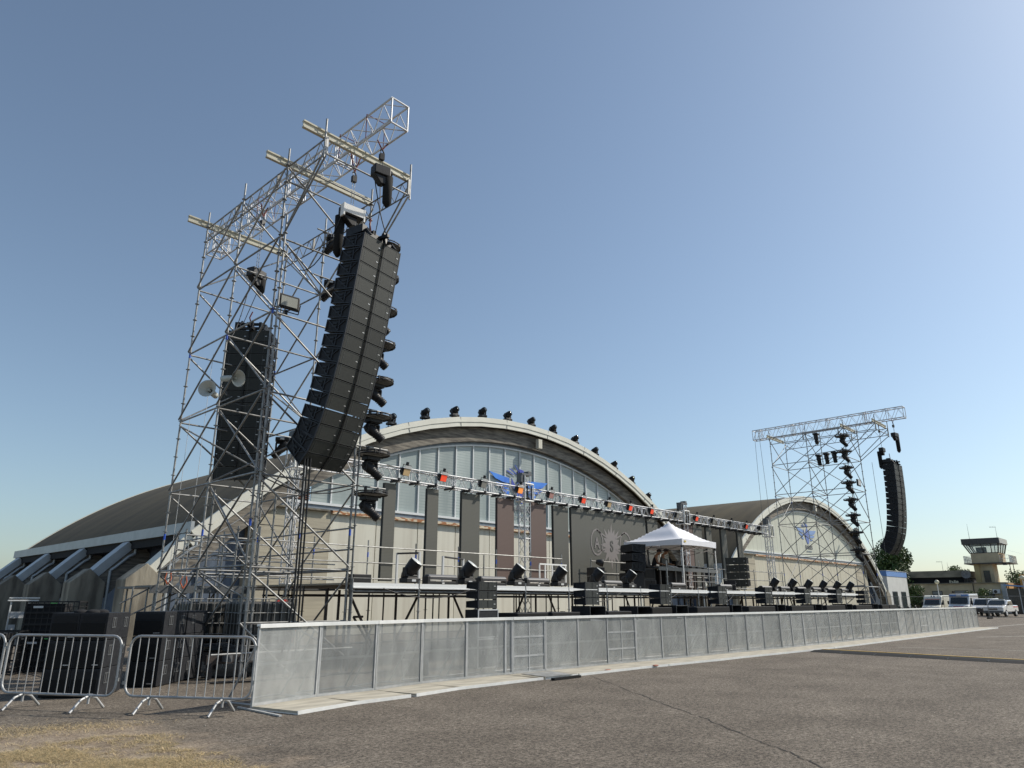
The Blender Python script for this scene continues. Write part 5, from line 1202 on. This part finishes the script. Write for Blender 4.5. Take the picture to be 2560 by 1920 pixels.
m=MB(o); m.box(BX+.6,BX+22.2,20.2,20.44,0,3.99); m.box(BX+.05,BX+.6,20.3,20.44,0,3.99); m.build('side_wall',ORP,r_)
m=MB(o); m.box(BX-.06,BX-.01,20.45,21.0,0.02,3.98); m.build('corner_strip',PALE,r_)
for (a,b_,z0,z1) in ((28.4,29.75,1.0,3.02),(25.15,26.85,1.0,3.05),(21.95,23.5,.9,3.05),(31.5,33,1,3)):
    m=MB(o); m.box(BX-.05,BX-.008,a,b_,z0,z1); f=m.build('window',DKST,r_); m=MB(o); m.box(BX-.07,BX-.052,a+.08,b_-.08,z0+.08,z1-.55); m.build('pane',GLS,f); m=MB(o); m.box(BX-.07,BX-.052,a+.08,b_-.08,z1-.5,z1-.08); m.build('blind',mat_green2 if False else GEL['g'],f)
m=MB(o); m.tube((BX-.08,24.45,0),(BX-.08,24.35,4.0),.06,6); m.build('downpipe',DKST,r_)
m=MB(o); m.tube((BX-.1,27.05,2.85),(BX-.02,27.05,2.85),.14,10); m.build('wall_vent',DKST,r_)
a_=empty('air_conditioner',(BX-.2,21.6,2.6),0,'white air conditioner unit with round fan on the ochre wall','air conditioner'); m=MB(); m.box(-.18,.17,-.42,.42,0,.55); m.build('case',WHITE,a_,.02); m=MB(); m.tube((-.20,.12,.27),(-.182,.12,.27),.22,16); m.build('fan',DKST,a_)
r_=empty('side_annex',(126,18,0),0,'orange upper block of a house at the right edge','building'); o=r_.location; m=MB(o); m.box(128,146,8,19.6,0,5.3); m.build('wall',ORP,r_); m=MB(o); m.box(127.9,127.99,16.3,17.2,4.1,4.9); m.build('window',GLS,r_)
r_=empty('glass_porch',(115,18,0),0,'dark glazed porch with a blue roof edge at the right edge','building'); o=r_.location
m=MB(o); m.box(117,124,14,19.6,.1,3.2); m.build('glazing',GLS,r_)
m=MB(o); m.prism([(19.7,3.75),(19.8,3.55),(13.8,3.0),(13.8,3.2)],116.6,124.2,'x'); m.build('roof',mat('roof_blue',(.18,.30,.50),.6),r_)
m=MB(o)
for y in (14,15.4,16.8,18.2,19.6): m.box(116.93,116.99,y-.04,y+.04,.02,3.3)
m.build('frame',LTG,r_)
m=MB(o); m.box(116.85,116.92,16.9,17.6,.6,2.4); m.build('poster',WHITE,r_)
# roof of ochre building: dish, antennas, junk
r_=empty('satellite_dish',(121.9+.6,25.1,4.12),0,'big dull satellite dish on a stand beside the control tower shaft','dish'); m=MB(); m.lathe([(0,0),(.04,.3),(.14,.58),(.16,.60),(.10,.58),(-.02,.3),(-.05,0)],(0,0,1.15),(-.9,-.1,.25),20); m.build('dish',mat('dish_grey',(.22,.22,.21),.7,0,(.16,.14,.12),4),r_)
m=MB()
for y in (-.45,0,.45): m.tube((0.2,y,0),(0.1,y*.3,.95),.04,6)
m.tube((-.55,-.1,1.35),(0,0,1.1),.025,5); m.build('stand',DKST,r_)
def antenna(x,y,z,h,label,yagi):
    r_=empty('antenna',(x,y,z),0,label,'antenna'); m=MB(); m.tube((0,0,0),(0,0,h),.03,5,.012); m.build('mast',GRY,r_)
    if yagi:
        m=MB(); m.tube((0,.75,h*.97),(0,-.1,h*.93),.02,4)
        for i in range(6): m.tube((0,.7-i*.14,h*.9),(0,.7-i*.14,h*1.04),.012,4)
        m.build('elements',GRY,r_)
antenna(124,28.3,5.9,1.4,'small rooftop antenna with a boom on the ochre building',True)
antenna(124,27.6,4.12,3.0,'thin vertical whip antenna standing on the ochre roof',False)
m=MB((123,27.0,4.12)); 
for y in (26.4,26.7,27.0,27.3): m.box(122.4,122.9,y-.1,y+.08,4.13,4.4+.1*((y*10)%2))
m.box(122.38,122.4,26.3,27.0,4.13,4.25); tag(m.build('roof_unit',mat('cream_unit',(.5,.45,.33),.8)),'small cream row of roof units on the ochre building','roof unit')
# control tower
CT=126.3
r_=empty('control_tower',(CT+2,23.4,0),0,'small airfield control tower with splayed glass cabin and balcony','tower'); o=r_.location
m=MB(o); m.box(CT+.6,CT+4,22.45,24.1,0,6.85); m.build('shaft',OCH,r_)
m=MB(o); m.box(CT+.2,CT+1.6,24.105,24.75,0,6.85); m.build('shaft_side',ORP if False else mat('ochre_light',(.55,.42,.20),.85),r_)
m=MB(o); m.box(CT+.52,CT+.59,22.9,23.7,4.1,5.9); m.build('shaft_window',GLS,r_)
m=MB(o); m.box(CT-.5,CT+5.5,20.0,25.8,6.85,6.98); m.build('balcony_slab',DKST,r_)
m=MB(o); m.box(CT,CT+4.6,21.3,24.85,6.98,8.4); m.build('cabin_wall',OCH2 if False else OCH,r_)
m=MB(o)
for (p,q) in (((CT-.4,25.75),(CT-.4,24.9)),((CT-.4,25.75),(CT+5,25.75)),((CT-.4,20.05),(CT+5.3,20.05)),((CT-.4,20.05),(CT-.4,21.2))):
    n=max(2,int(math.dist(p,q)/.18))
    for i in range(n+1): a=p[0]+(q[0]-p[0])*i/n;b_=p[1]+(q[1]-p[1])*i/n; m.tube((a,b_,6.98),(a,b_,8.0),.015,4)
    for z in (7.5,8.0): m.tube((*p,z),(*q,z),.025,4)
m.build('railing',LTG,r_)
lo=[(CT,21.3),(CT+4.6,21.3),(CT+4.6,24.85),(CT,24.85)]; hi=[(CT-.45,21.0),(CT+5.1,21.0),(CT+5.1,25.5),(CT-.45,25.5)]
m=MB(o); m.add([(*p,8.4) for p in lo]+[(*p,9.7) for p in hi],[(0,1,5,4),(1,2,6,5),(2,3,7,6),(3,0,4,7)]); m.build('cabin_glass',CGL,r_)
m=MB(o)
for k in range(4):
    p0,p1=lo[k],lo[(k+1)%4]; q0,q1=hi[k],hi[(k+1)%4]
    for t in ((0,.33,.66) if k!=3 else (0,.16,.50,.78)):
        m.tube((p0[0]*(1-t)+p1[0]*t,p0[1]*(1-t)+p1[1]*t,8.38),(q0[0]*(1-t)+q1[0]*t,q0[1]*(1-t)+q1[1]*t,9.72),.06 if t else .09,5)
    m.tube((*p0,8.42),(*p1,8.42),.05,5)
m.build('glass_frame',DKST,r_)
m=MB(o); m.box(CT+.8,CT+1.8,23.0,24.2,8.3,9.3); m.build('inner_screen',mat('inner_brown',(.12,.08,.05),.8),r_)
m=MB(o); m.box(CT-.65,CT+5.2,20.85,25.65,9.7,10.5); m.build('roof',mat('roof_dark_metal',(.055,.05,.045),.6,0,(.08,.075,.07),3,stretch=(1,8,1)),r_)
m=MB(o); m.box(CT-.6,CT+5.21,20.78,20.845,9.75,10.45); m.build('roof_side',mat('roof_sunlit_metal',(.36,.36,.33),.5),r_)  # paler sun-facing side: sunlight put into the roof colour
m=MB(o)
for (x,y) in ((CT+4,20.4),(CT+2,20.5)): m.tube((x,y,4.1),(x,y,6.85),.05,5)
m.box(CT-.2,CT+.3,20.5,21.0,6.6,6.84); m.build('prop',DKST,r_)
m=MB(o); m.add([(CT+1,20.9,9.0),(CT+1,18.9,8.25),(CT+4,18.9,8.25),(CT+4,20.9,9.0)],[(0,1,2,3)]); m.add([(CT+1,20.9,8.96),(CT+1,18.9,8.21),(CT+4,18.9,8.21),(CT+4,20.9,8.96)],[(3,2,1,0)]); m.build('awning',mat('awning_blue',(.35,.42,.52),.7),r_)
antenna(CT+.5,24.7,10.5,2.3,'tall whip antenna on the left of the control tower roof',False)
antenna(CT+.8,21.2,10.5,1.7,'short mast with a wind vane on the right of the control tower roof',True)
for (x,y,h,lb) in ((108,25.6,3.75,'street lamp with a pale globe in front of the big tree'),(108,16.25,4.1,'street lamp with a pale globe near the glazed porch')):
    r_=empty('street_lamp',(x,y,0),0,lb,'street lamp','globe street lamps'); m=MB(); m.tube((0,0,0),(0,0,h),.05,6); m.build('post',LTG,r_); m=MB(); m.sphere((0,0,h+.22),.27,14,10); m.build('globe',mat('globe_cream',(.6,.56,.4),.4),r_)
# ---------------- trees ----------------
def tree(x,y,h,rad,label,n,leaf,size=.35,trunk=.3,zc=.6,matl=LEAF,seed=1,group=None,name='tree'):
    r_=empty(name,(x,y,0),0,label,name.split('_')[-1],group); rr=np.random.RandomState(seed)
    m=MB(); m.tube((0,0,0),(0,0,h*zc),trunk,8,trunk*.5); lobes=[]
    for i in range(14):
        a=rr.uniform(0,2*math.pi); t=rr.uniform(.25,1); zz=h*(zc+rr.uniform(-.32,.30)); q=Vector((math.cos(a)*rad*.62*t,math.sin(a)*rad*.62*t,zz)); m.tube((0,0,h*zc*rr.uniform(.5,.95)),q,trunk*.35,5,.04); lobes.append((q,rad*rr.uniform(.28,.46)))
    lobes.append((Vector((0,0,h-rad*.35)),rad*.38)); m.build('trunk',BARK,r_)
    V=[];F=[]
    for i in range(n):
        c,rl=lobes[rr.randint(len(lobes))]; d=rr.normal(0,1,3); d/=np.linalg.norm(d)+1e-9; p=np.array(c)+d*rl*(rr.uniform(.55,1.08)); p[2]=max(p[2],.25)
        u=rr.normal(0,1,3);u/=np.linalg.norm(u); v=np.cross(u,d+rr.normal(0,.5,3)); v/=np.linalg.norm(v)+1e-9; s=size*rr.uniform(.5,1.1); b=len(V)
        V+=[tuple(p-u*s*.5),tuple(p+v*s*.3),tuple(p+u*s*.5),tuple(p-v*s*.3)]; F.append((b,b+1,b+2,b+3))
    k=MB(); k.v=V;k.f=F;k.sm=[False]*len(F); k.build('crown',matl,r_); return r_
tree(125,35.5,11.0,5.5,'big dense dark green tree between the far hangar and the ochre building',26000,None,.44,.4,.5,LEAF,3)
tree(118,30.9,3.9,1.7,'round green shrub at the foot of the big tree',3500,None,.28,.1,.55,LEAF,5,name='shrub')
tree(117,22.4,3.3,1.4,'round green bush behind the white van, before the ochre wall',2200,None,.22,.08,.6,LEAF2,6,name='bush')
tree(117.4,23.9,3.0,.95,'smaller bush left of the round one, behind the second ambulance',1200,None,.2,.08,.6,LEAF2,7,name='bush')
tree(150,32,7.7,2.6,'small tree top showing above the stained parapet',2500,None,.35,.2,.6,LEAF2,8)
tree(190,28.8,7.9,3.4,'distant low tree line at the right edge, left tree',2200,None,.5,.2,.6,LEAF2,9)
tree(185,22.5,7.3,3.0,'distant low tree at the far right edge',2200,None,.5,.2,.6,LEAF2,10)
tree(3.5,70,3.2,2.2,'bit of green bush seen between the far buttresses',1500,None,.3,.1,.6,LEAF2,11,name='bush')
# ---------------- vehicles ----------------
TYRE=mat('tyre',(.02,.02,.02),.85); HEADL=mat('headlight',(.6,.62,.62),.1); REDP=mat('red_stripe',(.5,.03,.03),.5); BLUEP=mat('blue_panel',(.10,.22,.50),.4)
CARW=mat('white_car_paint',(.75,.75,.74),.25); CARW.node_tree.nodes['Principled BSDF'].inputs['Coat Weight'].default_value=.5
CARC=mat('cream_car_paint',(.72,.71,.62),.3)
def vehicle(name,x,y,rz,prof,w,wheels,paint,label,cat,windows,extra,rw=.36):
    """front towards -X; prof = side outline (x,z)"""
    r_=empty(name,(x,y,0),rz,label,cat); m=MB(); m.prism(prof,-w/2,w/2,'y'); b=m.build('body',paint,r_,.09)
    for wx in wheels:
        for s in (-1,1):
            m=MB(); m.tube((wx,s*(w/2-.20),rw),(wx,s*(w/2+.015),rw),rw,18); q=m.build('wheel',TYRE,r_,.03); m=MB(); m.tube((wx,s*(w/2+.016),rw),(wx,s*(w/2+.03),rw),rw*.62,12); m.build('rim',ALU,q)
    for (nm,pl,a,b_,ax) in windows:
        m=MB()
        if ax=='side':
            for s in (-1,1): m.prism(pl,s*(w/2+.004),s*(w/2+.012),'y')
        else:   # slanted front glass given as quad (x,z) bottom, top and half widths
            (x0,z0),(x1,z1)=pl; m.add([(x0-.07,-a,z0+.03),(x0-.07,a,z0+.03),(x1-.07,b_,z1+.03),(x1-.07,-b_,z1+.03)],[(3,2,1,0)])
        m.build(nm,GLS,r_)
    for (nm,bx,mm) in extra:
        m=MB()
        for q in bx: m.box(*q)
        m.build(nm,mm,r_)
    return r_
def lamps(x,w,z,h=.16): return ('headlight',[(x-.02,x+.05,-w/2+.08,-w/2+.42,z,z+h)],HEADL),('headlight',[(x-.02,x+.05,w/2-.42,w/2-.08,z,z+h)],HEADL)
w=1.9
vehicle('pickup_truck',93.0,17.15,R(-6),[(0,.45),(.0,.95),(.25,1.08),(1.25,1.16),(1.95,1.68),(3.2,1.72),(3.55,1.18),(5.15,1.16),(5.2,.5)],w,(.95,4.15),CARW,'white pickup truck with a roof light bar, at the right edge','pickup',
 [('windscreen',((1.28,1.19),(1.90,1.64)),.82,.70,'f'),('side_window',[(1.5,1.2),(2.02,1.58),(3.1,1.6),(3.3,1.2)],0,0,'side')],
 [*lamps(0,w,.82),('grille',[(-.03,-.005,-.42,.42,.70,.80),(-.03,-.005,-.42,.42,.86,.94)],DKST),('bumper',[(-.08,.1,-.9,.9,.40,.62)],GRY),('light_bar',[(2.1,2.35,-.6,.6,1.725,1.80)],LTG),('stripe',[(3.4,5.1,-.958,-.952,.95,1.05)],REDP),('mirror',[(1.5,1.6,-1.12,-.97,1.15,1.3),(1.5,1.6,.97,1.12,1.15,1.3)],BLK)],.37)
w=1.9
vehicle('white_van',96.9,18.95,R(0),[(0,.4),(.0,.95),(.75,1.12),(1.5,1.86),(4.9,1.92),(4.95,.4)],w,(.85,3.9),CARW,'white panel van with a dark grille, parked left of the pickup','van',
 [('windscreen',((.78,1.16),(1.42,1.78)),.82,.72,'f'),('side_window',[(1.3,1.2),(1.65,1.65),(2.3,1.68),(2.3,1.2)],0,0,'side')],
 [*lamps(0,w,.72),('grille',[(-.03,-.005,-.75,.75,.42,.85)],DKST),('badge',[(-.045,-.031,-.07,.07,.76,.86)],LTG),('mirror',[(1.2,1.3,-1.12,-.97,1.15,1.4),(1.2,1.3,.97,1.12,1.15,1.4)],BLK)],.34)
w=2.2
vehicle('ambulance',102.4,22.4,R(0),[(0,.4),(.0,1.0),(.6,1.22),(1.15,2.05),(1.3,2.42),(5.8,2.5),(5.85,.4)],w,(1.0,4.6),CARW,'high white ambulance with a blue roof front and wide windscreen','ambulance',
 [('windscreen',((.62,1.25),(1.12,1.98)),.95,.88,'f'),('side_window',[(1.2,1.3),(1.5,1.95),(2.2,1.98),(2.2,1.3)],0,0,'side')],
 [*lamps(0,w,.85),('grille',[(-.03,-.005,-.55,.55,.80,.98)],REDP),('roof_front',[(1.02,1.2,-1.0,1.0,2.10,2.40)],BLUEP),('beacon',[(.98,1.015,-.25,.25,2.14,2.36)],LTG),('mirror',[(1.1,1.2,-1.35,-1.12,1.2,1.6),(1.1,1.2,1.12,1.35,1.2,1.6)],BLK),('stripe',[(2.3,5.8,-1.108,-1.102,.7,1.25)],REDP)],.38)
w=2.05
vehicle('ambulance',103.6,25.7,R(0),[(0,.4),(.0,.9),(.7,1.1),(1.3,1.78),(1.5,2.1),(2.0,2.3),(5.3,2.32),(5.4,.4)],w,(.95,4.3),CARC,'older cream ambulance with rounded high roof, parked left of the blue topped one','ambulance',
 [('windscreen',((.72,1.13),(1.26,1.72)),.88,.8,'f'),('side_window',[(1.2,1.2),(1.6,1.7),(2.3,1.7),(2.3,1.2)],0,0,'side')],
 [*lamps(0,w,.72),('stripe',[(1.28,1.36,-.85,.85,1.80,1.86)],REDP),('roof_light',[(1.45,1.6,-.28,-.12,2.12,2.25),(1.45,1.6,.0,.16,2.12,2.25),(1.45,1.6,-.75,-.6,2.12,2.25)],BLUEP),('mirror',[(1.15,1.25,-1.25,-1.04,1.15,1.45),(1.15,1.25,1.04,1.25,1.15,1.45)],BLK)],.35)
for i,(x,y,lb) in enumerate(((100,29.6,'dark scooter parked by the pale building, left'),(100.5,28.7,'dark scooter parked by the pale building, second from left'),(101,27.9,'dark scooter parked near the shrub, second from right'),(101.2,27.2,'dark scooter parked near the shrub, right'))):
    r_=empty('scooter',(x,y,0),R(60+i*9),lb,'scooter','parked scooters'); m=MB()
    for wx in (-.6,.6): m.tube((wx,-.06,.26),(wx,.06,.26),.26,14)
    m.build('wheel',TYRE,r_); m=MB(); m.prism([(-.75,.3),(-.45,.95),(-.35,.95),(-.3,.45),(.1,.42),(.2,.78),(.8,.85),(.85,.55),(.6,.35)],-.15,.15,'y'); m.build('body',BLK,r_,.03)
    m=MB(); m.tube((-.42,-.33,1.05),(-.42,.33,1.05),.02,5); m.tube((-.42,0,.9),(-.42,0,1.05),.03,5); m.build('handlebar',GRY,r_)
# temporary mesh fence
def tfence(L_):
    r_=empty('temporary_fence'); m=MB()
    m.tube((.03,0,.1),(.03,0,2.05),.022,6); m.tube((L_-.03,0,.1),(L_-.03,0,2.05),.022,6); m.tube((.03,0,2.03),(L_-.03,0,2.03),.022,6); m.tube((.03,0,.15),(L_-.03,0,.15),.018,6); m.build('frame',GALV,r_)
    m=MB(); n=int(L_/.13)
    for i in range(1,n): m.tube((L_*i/n,0,.15),(L_*i/n,0,2.03),.0022,3,caps=False)
    for z in (.5,.9,1.3,1.7): m.tube((.03,0,z),(L_-.03,0,z),.003,3,caps=False)
    m.build('wire_mesh',GALV,r_); m=MB(); m.box(-.12,.12,-.32,.32,0.003,.13); m.build('foot_block',BLK2,r_); return r_
tf=tfence(4.05); tag(tf,None,'fence')
for i,y in enumerate((15.5,19.6,23.7,27.8,31.9)):
    repeat(tf,i,(82+i*1.1,y,0),R(75),'temporary mesh fence panel in front of the vehicles, %s from the right'%nth(i+1),'temporary mesh fence panels')
r_=copy_tree(tf,None,(82,11.4,0),R(92),'temporary mesh fence panel at the far right edge of the row')
# hangar 2 extras: loudspeaker, antenna
antenna(93.5,32,9.5,2.2,'thin rooftop antenna on the far hangar roof, right side',True)
for (p,d,lb) in (((91.0,29.8,9.6),(-.5,-.8,-.1),'grey horn loudspeaker at the edge of the far hangar arch'),):
    r_=empty('horn_loudspeaker',p,0,lb,'loudspeaker'); m=MB(); m.lathe([(0,.03),(.0,.12),(.4,.12),(.6,.28),(.8,.45),(.78,.42),(.5,.1)],(0,0,0),Vector(d),16); m.build('horn',HORN,r_)
# pebbles and straw bits on the asphalt
pb=MB(); r2=random.Random(9)
for i in range(110):
    x=r2.uniform(4.2,24);y=r2.uniform(1.5,10.2)
    if math.hypot(x,y)<5: continue
    s=r2.uniform(.004,.012); pb.sphere((x,y,s*.4),s,5,4,(1,r2.uniform(.6,1.4),.6))
tag(pb.build('gravel',mat('pebble',(.36,.33,.28),.8)),'scattered small pale pebbles on the asphalt','gravel',kind='stuff')
for (x,y,a,lb) in ((14.55,10.62,.4,'small red-brown rag on the base plates, left one'),(16.4,10.5,1.2,'small reddish scrap on the fence base plates')):
    m=MB((x,y,.04)); m.sphere((x,y,.05),.06,8,5,(2.0,1,.4)); tag(m.build('scrap',mat('scrap_red',(.35,.15,.10),.8)),lb,'scrap')

# ---------------- cables ----------------
def loop(p,q,sag,n=8):
    p=Vector(p);q=Vector(q); return [tuple(p.lerp(q,i/n)+Vector((0,0,-sag*4*(i/n)*(1-i/n)))) for i in range(n+1)]
for (p,q,sg,r0_,lb) in (
 ((10.26,15.18,8.3),(10.26,15.2,2.1),.0,.022,'black cable tied down the stage side post of the near tower'),
 ((10.30,15.25,6.3),(10.29,15.22,.1),.0,.018,'second black cable beside the stage side post of the near tower'),
 ((7.6,15.15,4.4),(10.2,15.12,4.3),.28,.014,'black cable sagging along the ledger low on the near tower front'),
 ((8.3,18.0,10.2),(7.65,17.45,8.2),.35,.012,'thin cable looping from the inner hoist to the tower post'),
 ((8.9,13.1,11.7),(9.6,13.3,10.3),.25,.014,'thin dark cable looping from the front hoist to the array frame'),
 ((8.6,14.0,10.9),(8.2,15.1,9.6),.45,.014,'black cable looping left from the pale sided hoist'),
 ((7.62,17.4,6.9),(7.62,15.1,6.2),.4,.012,'cable looping between the horn loudspeakers and the front post'),
 ((11.2,14.95,1.9),(14.2,14.95,1.9),.22,.014,'black cable loop hanging under the stage edge, leftmost'),
 ((18.8,14.95,1.88),(21.4,14.95,1.88),.30,.014,'black cable loop hanging under the stage edge before the logo screen'),
 ((22.6,14.95,1.88),(25.2,14.95,1.88),.25,.014,'black cable loop hanging under the stage edge left of the tent'),
 ((28.2,14.95,1.88),(29.8,14.95,1.88),.30,.014,'black cable loop hanging under the stage edge below the tent'),
 ((35.4,14.95,1.88),(38.0,14.95,1.88),.28,.014,'black cable loop hanging under the stage edge far right'),
 ((15.0,20.2,6.2),(19.7,20.2,6.22),.12,.012,'thin cable sagging along the left bay of the stage truss'),
 ((22.9,20.2,6.22),(28.0,20.2,6.24),.14,.012,'thin cable sagging along the stage truss right of the emblem'),
 ((47.5,15.1,9.6),(47.5,15.1,3.0),.0,.022,'black cable tied down the left front post of the far tower')):
    k=MB(p); k.path(loop(p,q,sg),r0_,5); tag(k.build('power_cable',BLK),lb,'cable')
# small things on the deck and around the tower foot
for i,(x,y,z,w_,d_,h_,c_,lb) in enumerate(((12.0,17.0,2.035,.6,.4,.28,BLK,'low black case on the deck behind the first lamp'),(19.0,17.2,2.035,.5,.4,.3,BLK2,'low black case on the deck between the third and fourth lamps'),(33.4,16.6,2.035,.6,.5,.5,CAB,'black case on the deck right of the tent'),(9.4,16.0,.01,.7,.5,.45,CAB,'black flight case on the ground behind the first fence panel'),(11.4,13.4,.01,.9,.6,.55,CAB,'black flight case on the ground behind the fourth fence panel'),(23.9,17.6,2.035,.6,.5,.85,CAB,'tall black case left of the side speaker stack'))):
    r_=empty('equipment_case',(x,y,z),R(i*13),lb,'case'); m=MB(); m.box(-w_/2,w_/2,0,d_,.0,h_); m.build('case_body',c_,r_,.015); m=MB(); m.box(-w_/2-.004,w_/2+.004,-.004,d_+.004,h_*.6,h_*.6+.02); m.build('seam_profile',GALV,r_)
r_=empty('flood_lamp',(48.6,15.0,8.9),0,'small floodlight with grey glass on the far scaffold tower','floodlight'); m=MB(); m.box(-.3,.3,0,.1,-.22,.22); m.build('housing',BLK,r_,.03); m=MB(); m.box(-.24,.24,-.012,-.001,-.16,.16); m.build('glass',LTG,r_)
